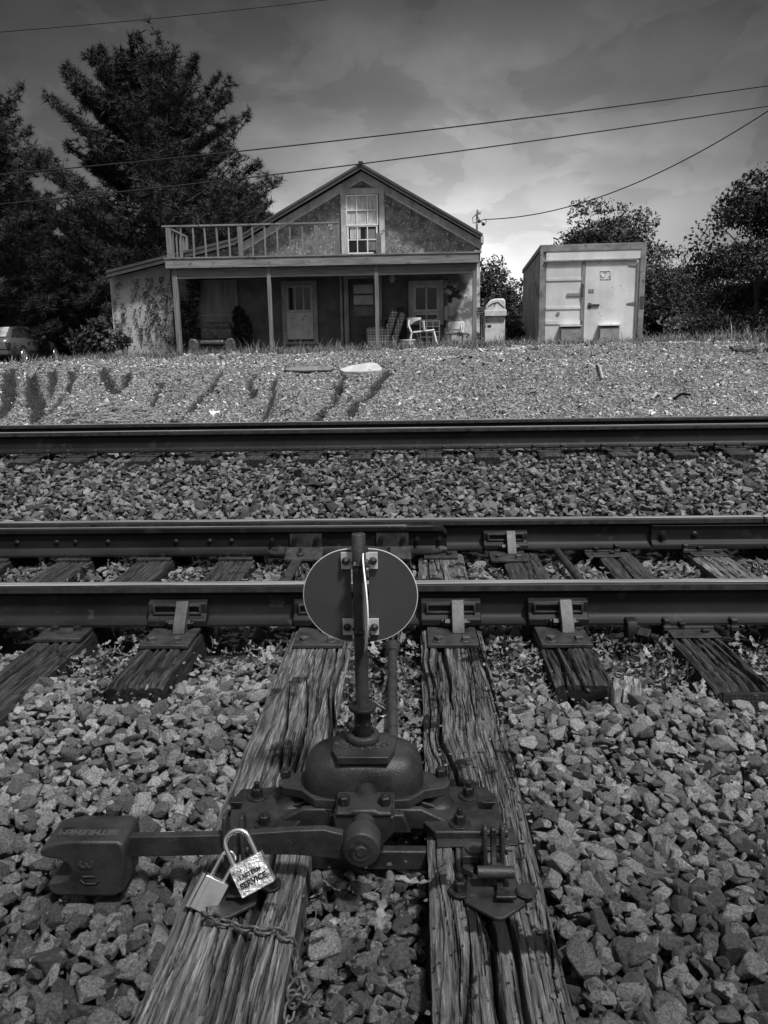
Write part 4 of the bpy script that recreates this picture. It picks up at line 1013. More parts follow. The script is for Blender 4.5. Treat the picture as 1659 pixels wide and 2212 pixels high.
areas = [  # x0, x1, y0, y1, n, z
    (-.27, .02, 2.35, 3.5, 300, -.03), (.32, .54, 2.75, 3.5, 330, -.045), (.78, 1.12, 3.0, 3.5, 220, -.03), (.85, 1.12, 2.85, 3.05, 60, -.02), (1.38, 1.7, 3.0, 3.5, 150, -.03),
    (-.93, -.57, 3.2, 3.5, 70, -.05), (-1.49, -1.22, 3.1, 3.5, 60, -.045), (-2.6, 2.6, 3.7, 4.8, 900, -.03), (-.25, .0, 1.60, 1.80, 9, -.03), (-1.3, -.6, 2.5, 3.1, 8, .0)]
Ps = []
for x0, x1, y0, y1, n_, z_ in areas:
    X = RNG.uniform(x0, x1, n_); Y = RNG.uniform(y0, y1, n_); ok = tie_free(X, Y, -.005); X, Y = X[ok], Y[ok]
    Ps.append(np.stack([X, Y, z_+RNG.uniform(-.02, .025, len(X))], -1))
P = np.concatenate(Ps); o = scatter('fallen_leaves', LP, P, .027*np.exp(RNG.normal(0, .3, len(P))), rand_rot(len(P), .6), np.clip(RNG.normal(.62, .38, len(P)), .12, 1.5), 'leaf_dry', smooth=False)
tag(o, 'dry curled oak leaves caught against the near rails between the ties', kind='stuff')
# ================================================================== HOUSE
M_('stucco_gable', .10, .21, .92, 4, 1.0, 14, spots=[(2.4, .63, .06), (4.5, .60, .32), (13, .58, .48)], lo=.4, hi=.6)
M_('stucco_pale', .30, .52, .92, 2.2, .5, 18, spots=[(9, .62, .14), (2.2, .66, .16)])
M_('stucco_dark', .13, .22, .92, 2.5, .5, 18, spots=[(11, .68, .3)])
M_('stucco_patch', .16, .66, .92, 2.2, .6, 16, spots=[(2.4, .56, .05)], lo=.42, hi=.56)
M_('roof_metal', .05, .09, .55, 2, .05, 30, metal=.1)
M_('trim_wood', .32, .55, .8, 5, .3, 30, stretch=(1, 1, .4), spots=[(7, .64, .12)])
M_('old_wood', .13, .30, .85, 4, .4, 22, stretch=(.35, 3, 6), spots=[(6, .60, .10)])
M_('old_post', .11, .25, .85, 4, .4, 22, stretch=(5, 5, .35), spots=[(6, .64, .10)])
M_('beam_dark', .10, .20, .85, 4, .3, 22, stretch=(.35, 3, 6))
M_('glass_dark', .006, .012, .08, 3, 0, spec=.6)
M_('glass_mid', .05, .20, .2, 1.6, 0, spec=.6)
M_('curtain', .30, .60, .6, 6, .1, 20, stretch=(4, 1, .6))
M_('sash_white', .68, .82, .5, 8, .05)
M_('sash_old', .5, .75, .7, 9, .2, 40, spots=[(14, .62, .2)])
M_('board_pale', .62, .88, .8, 5, .3, 30, spots=[(7, .62, .2)])
M_('door_wood', .07, .14, .6, 4, .2, 20, stretch=(1, 1, .3))
M_('door_pale', .55, .8, .5, 3, .1, 20)
M_('plywood', .20, .38, .85, 3, .2, 30, stretch=(2, 1, .3), spots=[(2, .62, .26)])
M_('leather', .05, .12, .22, 10, .3, 40)
M_('white_plastic', .70, .80, .4, 4, .02)
M_('grey_cloth', .35, .6, .8, 9, .2, 60)
M_('black_thing', .010, .02, .6, 9, .1)
M_('metal_white', .5, .7, .45, 7, .1, 40, spots=[(5, .66, .2)])
YW, YP = 24.0, 21.9
GZ0 = 1.17
def xz(px, py, Y=YW): q = W(px, py, Y); return q.x, q.z
hx0, hx1 = xz(243, 680)[0], xz(1037, 640)[0]
hs = thing('gabled_house', ((hx0+hx1)/2, YW+4, GZ0), 'derelict two-storey stucco house with steep gable, balcony railing and posted front porch', 'house')
P0, P1, P2, P3_ = xz(229, 590, 23.6), xz(508, 519, 23.6), xz(779, 357, 23.6), xz(1043, 510, 23.6)
# main wall and lean-to wall
def under(p, d=.10): return (p[0], p[1]-d)
xs_ = xz(372, 660)[0]
def roof_z(x):
    pts = [P0, P1, P2, P3_]
    for a_, c_ in zip(pts[:-1], pts[1:]):
        if x <= c_[0] or c_ is P3_: return a_[1]+(c_[1]-a_[1])*(x-a_[0])/(c_[0]-a_[0])
zf = xz(700, 565)[1]    # porch roof level splits upper and lower wall
b = MB()
ul = [(x_, roof_z(x_)-.10) for x_ in (xs_, P1[0], P2[0], hx1)]
b.prism([(hx0+.0, .8), (hx1, .8), ul[3], ul[2], ul[1], ul[0], (hx0, roof_z(hx0)-.10)], 'y', YW+.06, YW+9)
b.build('wall', 'stucco_dark', hs)
b = MB(); b.prism([(xs_, zf), (hx1, zf), ul[3], ul[2], ul[1], ul[0]], 'y', YW, YW+.058); gw = b.build('gable_wall', 'stucco_gable', hs); gw['label'] = 'peeling gable wall flecked with pale plaster'
b = MB(); b.prism([(hx0, .8), (xs_, .8), (xs_, ul[0][1]), (hx0, roof_z(hx0)-.10)], 'y', YW-.004, YW+.058); lw = b.build('lean_to_wall', 'stucco_pale', hs); lw['label'] = 'pale ivy-flecked wall of the low left wing'
b = MB(); xr0 = xz(960, 640)[0]; b.bx(xr0, hx1, YW+.01, YW+.058, .8, zf); pw = b.build('stained_wall', 'stucco_patch', hs); pw['label'] = 'stained wall patch with bare pale plaster right of the lower window'
b = MB()
for (px0, px1, py0, py1) in ((908, 958, 578, 585), (912, 955, 586, 592)): b.bx(xz(px0, 580)[0], xz(px1, 580)[0], YW+.04, YW+.056, xz(930, py1)[1], xz(930, py0)[1])
b.build('bare_patch', 'stucco_pale', hs)
# roof sheets and rakes
th_ = .07
b = MB()
for a_, c_ in ((P0, P1), (P1, P2), (P2, P3_)): b.prism([a_, c_, (c_[0], c_[1]+th_), (a_[0], a_[1]+th_)], 'y', 23.6, 33.3)
rf = b.build('roof', 'roof_metal', hs)
b = MB(); b.beam((P2[0], 23.55, P2[1]+th_+.015), (P2[0], 33.3, P2[1]+th_+.015), .12, .03); b.build('ridge_cap', 'roof_metal', rf)
b = MB()
for a_, c_, w_ in ((P0, P1, .12), (P1, P2, .09), (P2, P3_, .09)): b.prism([(a_[0], a_[1]-.005), (c_[0], c_[1]-.005), (c_[0], c_[1]-w_), (a_[0], a_[1]-w_)], 'y', 23.62, 23.66)
b.build('rake_edge', 'roof_metal', rf)
b = MB()
for a_, c_, w_ in ((P1, P2, .27), (P2, P3_, .27)): b.prism([(a_[0], a_[1]-.09), (c_[0], c_[1]-.09), (c_[0], c_[1]-w_), (a_[0], a_[1]-w_)], 'y', 23.93, 23.97)
rk = b.build('rake_board', 'trim_wood', hs)
b = MB()
for a_, c_, w_ in ((P1, P2, .27), (P2, P3_, .27)): b.prism([(a_[0], a_[1]-w_), (c_[0], c_[1]-w_), (c_[0], c_[1]-w_-.05), (a_[0], a_[1]-w_-.05)], 'y', 23.975, 23.995)
b.build('plaster_edge', 'sash_old', rk)
b = MB(); b.bx(P3_[0]-.22, P3_[0]-.02, 23.7, 33.0, P3_[1]-.42, P3_[1]-.36); b.bx(P3_[0]-.05, P3_[0]+.03, 23.6, 33.3, P3_[1]-.18, P3_[1]-.01); b.build('eave', 'trim_wood', hs)
def frame(px0, px1, py0, py1, wd, m, name, par, Y=YW, dp=.05, bottom=True, top=True):
    x0_, z1_ = xz(px0, py0, Y); x1_ = xz(px1, py0, Y)[0]; z0_ = xz((px0+px1)/2, py1, Y)[1]; z1_ = xz((px0+px1)/2, py0, Y)[1]
    b = MB(); b.bx(x0_, x0_+wd, Y-dp, Y+.0, z0_, z1_); b.bx(x1_-wd, x1_, Y-dp, Y+.0, z0_, z1_)
    if top: b.bx(x0_+wd, x1_-wd, Y-dp+.002, Y, z1_-wd, z1_)
    if bottom: b.bx(x0_+wd, x1_-wd, Y-dp+.002, Y, z0_, z0_+wd*.6)
    return b.build(name, m, par, bevel=.004), x0_+wd, x1_-wd, z0_, z1_-wd
def pane(x0_, x1_, z0_, z1_, Y, m, name, par): b = MB(); b.bx(x0_, x1_, Y-.006, Y, z0_, z1_); return b.build(name, m, par)
def grid(x0_, x1_, z0_, z1_, Y, nx_, nz_, w_, m, name, par, d=.02):
    b = MB()
    b.bx(x0_, x0_+w_*1.6, Y-d, Y, z0_, z1_); b.bx(x1_-w_*1.6, x1_, Y-d, Y, z0_, z1_); b.bx(x0_, x1_, Y-d-.002, Y, z1_-w_*1.6, z1_); b.bx(x0_, x1_, Y-d-.002, Y, z0_, z0_+w_*1.6)
    for i in range(1, nx_): xx = x0_+(x1_-x0_)*i/nx_; b.bx(xx-w_/2, xx+w_/2, Y-d+.003, Y, z0_, z1_)
    for i in range(1, nz_): zz = z0_+(z1_-z0_)*i/nz_; b.bx(x0_, x1_, Y-d+.005, Y, zz-w_/2, zz+w_/2)
    return b.build(name, m, par)
# gable window
f_, a0_, a1_, b0_, b1_ = frame(735, 830, 407, 552, .155, 'trim_wood', 'window', hs, YW, .06, bottom=False); f_['label'] = 'tall white sash window in the gable with curtain behind'
a0_, a1_ = xz(748, 480)[0], xz(817, 480)[0]; zt_, zm_, zb_ = xz(782, 421)[1], xz(782, 487)[1], xz(782, 549)[1]
pane(a0_, a1_, zb_, zt_, YW-.005, 'glass_dark', 'pane', f_)
pane(a0_+.04, a1_-.04, zm_, zt_-.04, YW-.013, 'curtain', 'curtain', f_)
pane(a0_+.10, a0_+.40, zb_+.42, zm_-.04, YW-.013, 'curtain', 'curtain', f_)
pane(a1_-.36, a1_-.08, zb_+.1, zm_-.1, YW-.012, 'glass_mid', 'pane', f_)
grid(a0_, a1_, zm_-.01, zt_, YW-.02, 3, 2, .022, 'sash_white', 'upper_sash', f_, .035)
grid(a0_+.02, a1_-.02, zb_, zm_, YW-.015, 3, 2, .026, 'sash_white', 'lower_sash', f_, .03)
# boarded lower window
f_, *_ = frame(607, 684, 607, 744, .135, 'trim_wood', 'window', hs, YW, .06); f_['label'] = 'boarded lower window, three dark panes over a pale board'
x0_, x1_ = xz(619, 650)[0], xz(675, 650)[0]; za, zb2, zc_ = xz(647, 617)[1], xz(647, 674)[1], xz(647, 733)[1]
pane(x0_, x1_, zb2, za, YW-.01, 'glass_dark', 'pane', f_); grid(x0_, x1_, zb2, za, YW-.015, 3, 1, .035, 'sash_old', 'sash', f_, .025)
b = MB(); b.bx(x0_, x1_+.02, YW-.06, YW-.02, zc_, zb2-.01); b.build('window_board', 'board_pale', f_)
# door
f_, *_ = frame(742, 824, 592, 757, .13, 'trim_wood', 'door', hs, YW, .07, bottom=False); f_['label'] = 'narrow front door with three pale panes above dark panels'
x0_, x1_ = xz(757, 680)[0], xz(812, 680)[0]; z1_, z0_ = xz(785, 604)[1], xz(785, 757)[1]
pane(x0_, x1_, z0_, z1_, YW-.003, 'door_wood', 'door_leaf', f_)
for (a, c_, m_) in ((615, 634, 'door_pale'), (638, 658, 'door_pale'), (662, 682, 'glass_mid')):
    b = MB(); b.bx(xz(764, 650)[0], xz(806, 650)[0], YW-.022, YW-.012, xz(785, c_)[1], xz(785, a)[1]); b.build('door_pane', m_, f_)
for (a, c_) in ((688, 703), (708, 724), (730, 752)):
    b = MB(); b.bx(xz(766, 700)[0], xz(806, 700)[0], YW-.025, YW-.010, xz(785, c_)[1], xz(785, a)[1]); b.build('door_panel', 'door_wood', f_, bevel=.01)
b = MB(); b.bx(xz(742, 650)[0]-.10, xz(742, 650)[0]-.03, YW-.05, YW, 1.1, zf-.1); b.build('casing', 'trim_wood', f_)
# right lower window
f_, *_ = frame(882, 958, 606, 702, .14, 'trim_wood', 'window', hs, YW, .06); f_['label'] = 'lower right window with four dark panes'
x0_, x1_ = xz(893, 650)[0], xz(949, 650)[0]; za, zm_, zc_ = xz(920, 616)[1], xz(920, 674)[1], xz(920, 695)[1]
pane(x0_, x1_, zc_, za-.26, YW-.008, 'glass_dark', 'pane', f_)
pane(x0_, x1_, za-.259, za, YW-.008, 'glass_dark', 'pane', f_)
grid(x0_, x1_, zm_, za, YW-.015, 2, 1, .045, 'sash_old', 'upper_sash', f_); grid(x0_, x1_, zc_, zm_-.01, YW-.012, 2, 1, .045, 'sash_old', 'lower_sash', f_)
# plywood panels on the wall behind the armchair
b = MB()
x0_, x1_ = xz(423, 680)[0], xz(515, 680)[0]; zA, zB_, zC = xz(470, 605)[1], xz(470, 681)[1], xz(470, 735)[1]
b.bx(x0_, x1_, YW-.02, YW, zB_+.01, zA); b.bx(x0_, x0_+(x1_-x0_)*.34, YW-.018, YW, zC, zB_-.01); b.bx(x0_+(x1_-x0_)*.345, x0_+(x1_-x0_)*.7, YW-.02, YW, zC, zB_-.012); b.bx(x0_+(x1_-x0_)*.705, x1_, YW-.017, YW, zC, zB_-.01)
b.build('plywood_sheet', 'plywood', hs)
b = MB(); b.bx(x0_, x1_, YW-.035, YW-.02, zB_-.012, zB_+.012); b.build('batten', 'trim_wood', hs)
# porch lamp
lx, lz = xz(847, 600, 23.3)
b = MB(); b.cyl((lx, 23.3, lz+.05), (lx, 23.3, zf-.1), .012); b.lathe([(.02, .10), (.05, .06), (.085, .0), (.07, -.10), (.03, -.13)], (lx, 23.3, lz), 14); b.build('porch_lamp', 'metal_white', hs, smooth=True)
# ---- porch
pxl, pxr = xz(357, 570, YP)[0], xz(1034, 553, YP)[0]
zd1 = (xz(357, 562, YP)[1]+xz(1034, 544, YP)[1])/2; zd0 = zd1-.235
b = MB(); b.bx(pxl, pxr, YP, YP+.05, zd0, zd1); b.bx(pxl, pxl+.05, YP+.051, YW-.001, zd0, zd1-.003); b.bx(pxr-.05, pxr, YP+.051, YW-.001, zd0, zd1-.003); b.build('deck_fascia', 'old_wood', hs)
b = MB(); n_ = 15
for i in range(n_): y_ = YP-.02+i*(YW-YP)/n_; b.bx(pxl-.03, pxr+.02, y_, y_+(YW-YP)/n_-.012, zd1+.001, zd1+.036)
b.build('deck', 'old_wood', hs)
b = MB()
for i in range(17): xx = pxl+.3+i*(pxr-pxl-.6)/16; b.bx(xx-.02, xx+.02, YP+.06, YW-.01, zd0+.01, zd1)
b.build('joist', 'beam_dark', hs)
b = MB(); b.bx(pxl+.2, pxr-.05, YP+.10, YP+.20, zd0-.26, zd0-.002); b.build('porch_beam', 'beam_dark', hs)
for (a, c_) in ((376, .13), (580, .10), (813, .10), (1026, .11)):
    b = MB(); xx = xz(a, 620, YP)[0]; b.bx(xx-c_/2, xx+c_/2, YP+.08, YP+.08+c_, .9, zd0-.0); b.build('porch_post', 'old_post', hs, bevel=.008)
# balcony railing
zr1, zr0 = xz(357, 487, YP)[1], zd1+.036
b = MB(); x1r = xz(731, 475, YP)[0]
b.bx(pxl-.03, x1r, YP-.01, YP+.09, zr1-.04, zr1); b.bx(pxl+.0, pxl+.08, YP+.1, YW-.05, zr1-.045, zr1-.003); b.build('handrail', 'old_wood', hs)
for px, w_ in ((364, .13), (518, .12), (683, .09), (728, .10)):
    b = MB(); xx = xz(px, 520, YP)[0]; b.bx(xx-w_/2, xx+w_/2, YP+.0, YP+w_, zr0, zr1-.041); b.build('railing_post', 'old_post', hs, bevel=.008)
b = MB(); xx = xz(818, 520, YP)[0]; b.bx(xx-.06, xx+.06, YP+.05, YP+.15, zr0, xz(818, 503, YP)[1]); b.build('broken_post', 'beam_dark', hs, bevel=.008)
b = MB(); b.bx(xz(807, 520, YW)[0], xz(815, 520, YW)[0], YW-.1, YW-.04, zr0, zr0+.25); b.build('leaning_bottle', 'black_thing', hs)
for px in list(range(391, 512, 26))+list(range(545, 680, 27))+[707]:
    b = MB(); xx = xz(px, 520, YP)[0]; lean = random.uniform(-.012, .02); b.beam((xx, YP+.03, zr0), (xx+lean, YP+.03, zr1-.04), .042, .042, up=(0, 1, 0)); b.build('baluster', 'old_post', hs)
for i, y_ in enumerate((22.25, 22.6, 22.95, 23.3, 23.62)):
    b = MB(); b.bx(pxl+.02, pxl+.06, y_, y_+.04, zr0, zr1-.045); b.build('baluster', 'old_post', hs)
b = MB(); b.bx(pxl, pxl+.1, YW-.16, YW-.06, zr0, zr1-.046); b.build('railing_post', 'old_post', hs)
# service mast
mx, mz = xz(1030, 498, 24.3); mt_ = xz(1028, 462, 24.3)[1]
b = MB(); b.cyl((mx, 24.3, mz-.3), (mx, 24.3, mt_), .03, n=12); b.lathe([(.05, 0), (.075, .06), (.06, .13), (.0, .15)], (mx+.05, 24.25, mt_-.02), 12); sm_ = b.build('service_mast', 'metal_white', hs, smooth=True)
b = MB(); pts_ = [W(1030, 462, 24.2), W(1021, 470, 24.2), W(1022, 482, 24.2), W(1034, 480, 24.2), W(1045, 474, 24.2)]; b.tube(pts_, .012, 6); b.tube([W(1030, 466, 24.2), W(1038, 478, 24.2), W(1048, 486, 24.2), W(1051, 478, 24.2), W(1046, 473, 24.2)], .012, 6); b.build('wire_loop', 'black_thing', sm_)
for px, py in ((1035, 478), (1044, 484)): 
    b = MB(); b.ball(W(px, py, 24.2), .05, 10, 6); b.build('insulator', 'black_thing', sm_)

# ================================================================== things on the porch
def gz(x, y): return float(ground_z(np.array([x]), np.array([y]))[0])
# leather armchair
cx_, _ = xz(463, 730, 22.9); g0 = gz(cx_, 22.9)
t = thing('armchair', (cx_, 22.9, g0), 'worn dark leather armchair on the porch in front of plywood sheets', 'armchair')
b = MB(); b.bx(cx_-.40, cx_+.40, 22.62, 23.25, g0, g0+.30); b.build('seat_base', 'leather', t, bevel=.03)
b = MB(); b.bx(cx_-.34, cx_+.34, 22.55, 23.0, g0+.30, g0+.45); b.build('seat_cushion', 'leather', t, bevel=.06, seg=3)
for sx in (-1, 1):
    b = MB(); b.prism([(cx_+sx*.36, g0), (cx_+sx*.66, g0), (cx_+sx*.64, g0+.40), (cx_+sx*.58, g0+.50), (cx_+sx*.44, g0+.48), (cx_+sx*.36, g0+.38)], 'y', 22.5, 23.3); b.build('armrest', 'leather', t, bevel=.04, seg=3)
b = MB(); b.bx(cx_-.42, cx_+.05, 23.05, 23.32, g0+.42, g0+.80); b.build('back_cushion', 'leather', t, bevel=.09, seg=3)
b = MB(); b.bx(cx_-.03, cx_+.46, 23.05, 23.32, g0+.42, g0+.79); b.build('back_cushion', 'leather', t, bevel=.09, seg=3)
b = MB(); b.bx(cx_-.38, cx_+.42, 23.10, 23.40, g0+.72, g0+.95); b.build('headrest', 'leather', t, bevel=.09, seg=3)
# plaid chair
pm = bpy.data.materials.new('plaid'); pm.use_nodes = True; t_ = pm.node_tree; p = t_.nodes['Principled BSDF']; p.inputs['Roughness'].default_value = .9
tcn = N(t_, 'ShaderNodeTexCoord'); sp = N(t_, 'ShaderNodeSeparateXYZ'); t_.links.new(tcn.outputs['Object'], sp.inputs[0])
def band(v, k, lo_): return ramp(t_, mth(t_, 'FRACT', mth(t_, 'MULTIPLY', v, k)), [(0, .5), (.09, .5), (.10, .05), (.45, .05), (.46, .16), (.75, .16), (.76, .05), (.9, .05)], 'CONSTANT')
hh = mth(t_, 'ADD', sp.outputs[0], mth(t_, 'MULTIPLY', sp.outputs[1], .7))
cv_ = mth(t_, 'ADD', band(hh, 6.5, 0), band(sp.outputs[2], 6.5, 0)); cc = N(t_, 'ShaderNodeCombineColor')
for i in range(3): t_.links.new(cv_, cc.inputs[i])
t_.links.new(cc.outputs[0], p.inputs['Base Color']); MATS['plaid'] = pm
c1_ = xz(833, 740, 22.9)[0]; g0 = gz(c1_, 22.9)
t = thing('plaid_chair', (c1_, 22.9, g0), 'overturned plaid upholstered chair leaning behind the third porch post', 'upholstered chair')
xa, xb = xz(792, 740, 22.9)[0], xz(832, 740, 22.9)[0]
b = MB(); b.bx(xa, xb, 22.7, 23.25, g0, g0+.62); b.build('seat', 'plaid', t, bevel=.06, seg=3)
xc = xz(829, 730, 22.9)[0]
b = MB(); b.beam((xc, 22.95, g0+.10), (xz(853, 680, 22.9)[0], 22.98, xz(853, 671, 22.9)[1]), .20, .55, up=(0, 1, 0)); b.build('backrest', 'plaid', t, bevel=.07, seg=3)
b = MB(); b.beam((xc+.24, 22.95, g0+.10), (xz(870, 680, 22.9)[0], 22.98, xz(870, 676, 22.9)[1]), .18, .52, up=(0, 1, 0)); b.build('back_cushion', 'plaid', t, bevel=.07, seg=3)
b = MB(); b.bx(xb, xc+.2, 22.75, 23.2, g0+.1, g0+.5); b.build('arm', 'plaid', t, bevel=.05, seg=3)
# dark cabinet frame behind plaid chair
xa, xb = xz(826, 700, 23.6)[0], xz(884, 700, 23.6)[0]; g0 = gz(xa, 23.6); zc_ = xz(850, 688, 23.6)[1]
t = thing('cabinet', ((xa+xb)/2, 23.7, g0), 'low pale-framed cabinet with black openings against the porch wall', 'cabinet')
b = MB(); b.bx(xa, xb, 23.55, 23.9, g0, zc_-.04); b.build('cabinet_body', 'black_thing', t)
b = MB(); b.bx(xa-.03, xb+.03, 23.5, 23.9, zc_-.04, zc_); 
for xx in (xa, xb-.07): b.bx(xx, xx+.07, 23.52, 23.549, g0, zc_-.041)
b.build('cabinet_frame', 'beam_dark', t)
xx, zz = xz(864, 686, 23.6); b = MB(); b.bx(xx-.10, xx+.12, 23.6, 23.8, zc_+.001, xz(864, 663, 23.6)[1]); tag(b.build('black_box', 'black_thing', None, bevel=.01), 'upright black box standing on the low cabinet', 'box')
# white plastic chair with arms
def wchair(cx_, cy_, g0, label):
    t = thing('plastic_chair', (cx_, cy_, g0), label, 'plastic chair')
    k = 1.0
    zs, zbk = g0+.44, g0+.79
    b = MB()
    b.prism([(cx_-.16, zs-.02), (cx_+.42, zs+.04), (cx_+.42, zs+.08), (cx_-.16, zs+.03)], 'y', cy_-.25, cy_+.25); b.build('seat', 'white_plastic', t, bevel=.012)
    for (xa_, ya_, xb_, yb_) in ((-.20, -.24, -.27, -.30), (.40, -.22, .52, -.28), (-.20, .24, -.24, .30), (.40, .22, .48, .27)):
        b = MB(); b.beam((cx_+xa_, cy_+ya_, zs+.02), (cx_+xb_, cy_+yb_, g0), .055, .03); b.build('leg', 'white_plastic', t, bevel=.006)
    # curved back and arms shell
    b = MB(); vs = []; n_ = 16
    for i in range(n_+1):
        a_ = math.radians(75+210*i/n_); x_ = cx_-.02+.30*math.cos(a_); y_ = cy_+.30*math.sin(a_); rise = .5-.5*math.cos(2*math.pi*i/n_)
        hb = zbk-.16*rise-.05; ht = zbk-.02+.03*rise
        for s_ in (0, .02): vs += [(x_*(1)+(.0), y_+s_, zbk-.22*rise-.01), (x_, y_+s_, zbk+.04)]
    fs = []
    for i in range(n_):
        k_ = i*4; fs += [(k_, k_+4, k_+5, k_+1), (k_+2, k_+3, k_+7, k_+6), (k_+1, k_+5, k_+7, k_+3), (k_, k_+2, k_+6, k_+4)]
    b.add(vs, fs); b.build('backrest', 'white_plastic', t, smooth=True)
    for s_ in (-1, 1):
        b = MB(); b.tube([(cx_-.20, cy_+s_*.26, zs), (cx_-.28, cy_+s_*.24, zs+.2), (cx_-.26, cy_+s_*.2, zbk-.02)], .025, 6); b.tube([(cx_+.15, cy_+s_*.27, zs+.04), (cx_+.12, cy_+s_*.30, zbk-.05)], .025, 6); b.build('armrest', 'white_plastic', t, smooth=True)
    return t
cxx = xz(905, 730, 22.35)[0]; wchair(cxx, 22.35, gz(cxx, 22.35), 'white moulded plastic armchair facing right on the porch grass')
# white wire rack
xa, xb = xz(908, 700, 23.1)[0], xz(949, 700, 23.1)[0]; g0 = gz(xa, 23.1); zt_ = xz(930, 692, 23.1)[1]
b = MB()
for i in range(4): xx = xa+(xb-xa)*i/3; b.bx(xx-.017, xx+.017, 23.1, 23.13, g0, zt_)
for i in range(5): zz = g0+.18+(zt_-g0-.2)*i/4; b.bx(xa, xb, 23.095, 23.125, zz-.015, zz+.015)
tag(b.build('lattice_rack', 'white_plastic', None), 'white square lattice rack standing behind the plastic armchair', 'rack')
# white-backed folding chair in the weeds
xa, xb = xz(968, 710, 22.9)[0], xz(1003, 710, 22.9)[0]; g0 = gz(xa, 22.9); z1_, z0_ = xz(985, 695, 22.9)[1], xz(985, 712, 22.9)[1]
t = thing('folding_chair', ((xa+xb)/2, 22.9, g0), 'dark folding chair with white back, deep in weeds beside the corner post', 'folding chair')
b = MB(); b.bx(xa, xb, 22.9, 22.96, z0_, z1_); b.build('backrest', 'white_plastic', t, bevel=.02, seg=3)
b = MB(); b.bx(xa-.1, xb, 22.5, 22.9, g0+.36, g0+.41); b.build('seat', 'beam_dark', t, bevel=.01)
for xx, d in ((xa, .1), (xb, -.1), (xa+.1, -.1), (xb-.1, .1)):
    b = MB(); b.tube([(xx, 22.93, z1_-.05), (xx+d, 22.5, g0)], .014, 6); b.build('leg', 'metal_white', t)
# buckets
def bucket(px, Y, r, h, m, label, name='bucket', cat='bucket'):
    x_ = xz(px, 738, Y)[0]; g_ = gz(x_, Y)
    t = thing(name, (x_, Y, g_), label, cat)
    b = MB(); b.lathe([(r*.8, 0), (r, h), (r*1.06, h), (r*1.06, h-.03), (r*.98, h-.03), (r*.9, h-.05)], (x_, Y, g_), 20); b.build('pot_body', m, t, smooth=True)
    b = MB(); b.cyl((x_, Y, g_+h-.06), (x_, Y, g_+h-.05), r*.88, n=16); b.build('soil_fill', 'black_thing', t)
bucket(882, 22.3, .21, .27, 'board_pale', 'pale round bucket of soil beside the plastic armchair')
bucket(695, 22.8, .22, .14, 'black_thing', 'low black tub on the grass between boarded window and door', 'planter', 'tub')
# white flowers scattered stems by the wall
M_('petal', .8, .9, .6, 5, 0)
# ---- barbecue grill
gx_, _ = xz(1067, 700, 22.3); g0 = gz(gx_, 22.3); X0, X1 = xz(1046, 700, 22.3)[0], xz(1089, 700, 22.3)[0]; zc1, zc0 = xz(1067, 684, 22.3)[1], g0+.03; zh = xz(1067, 646, 22.3)[1]; zl = xz(1067, 670, 22.3)[1]
t = thing('gas_grill', (gx_, 22.3, g0), 'weathered pale gas barbecue grill with domed lid beside the porch', 'grill')
b = MB(); b.bx(X0, X1, 22.1, 22.6, zc0, zc1); bd = b.build('cart', 'metal_white', t, bevel=.01)
b = MB()
for i in range(9): xx = X0+.05+i*(X1-X0-.1)/8; b.bx(xx-.006, xx+.006, 22.094, 22.099, zc1-.16, zc1-.08)
b.build('vent_slot', 'black_thing', bd)
b = MB(); b.bx(X0+.07, X0+.17, 22.092, 22.099, zc1-.28, zc1-.22); b.build('hand_hole', 'black_thing', bd, bevel=.01)
b = MB(); b.bx(X0-.02, X1+.03, 22.02, 22.62, zc1+.001, zl); b.build('firebox', 'metal_white', t, bevel=.015)
b = MB(); w2 = X1-X0
b.prism([(X0+.02, zl+.002), (X0+.03, zl+.10), (X0+.16, zh-.03), (X0+.26, zh), (X1-.04, zh), (X1, zh-.06), (X1+.01, zl+.002)], 'y', 22.08, 22.58); ld = b.build('lid', 'metal_white', t, bevel=.03, seg=3)
b = MB(); b.tube([(X0+.08, 22.07, zl+.09), (X0+.2, 22.07, zl+.17), (X0+.34, 22.07, zl+.20), (X0+.46, 22.07, zl+.09), (X1-.02, 22.07, zl+.06)], .008, 6); b.build('lid_seam', 'black_thing', ld)
b = MB(); b.ball(((X0+X1)/2, 22.06, zl+.17), .022, 8, 6); b.build('lid_knob', 'black_thing', ld)
b = MB()
for i in range(5): b.bx(X0-.26, X0-.03, 22.1, 22.5, zl-.12+i*.045, zl-.10+i*.045)
for xx in (X0-.24, X0-.08): b.bx(xx-.015, xx+.015, 22.12, 22.15, g0, zl-.12); b.bx(xx-.015, xx+.015, 22.45, 22.48, g0, zl-.12)
tag(b.build('slatted_stand', 'beam_dark', None), 'dark slatted side stand squeezed between corner post and grill', 'stand')
b = MB(); xx = xz(1046, 690, 22.1)[0]; b.tube([(xx+.03, 22.05, zl-.02), (xx+.07, 22.04, zl-.16), (xx+.05, 22.04, zl-.28), (xx+.1, 22.05, zl-.3)], .012, 6); b.build('gas_hose', 'black_thing', t)

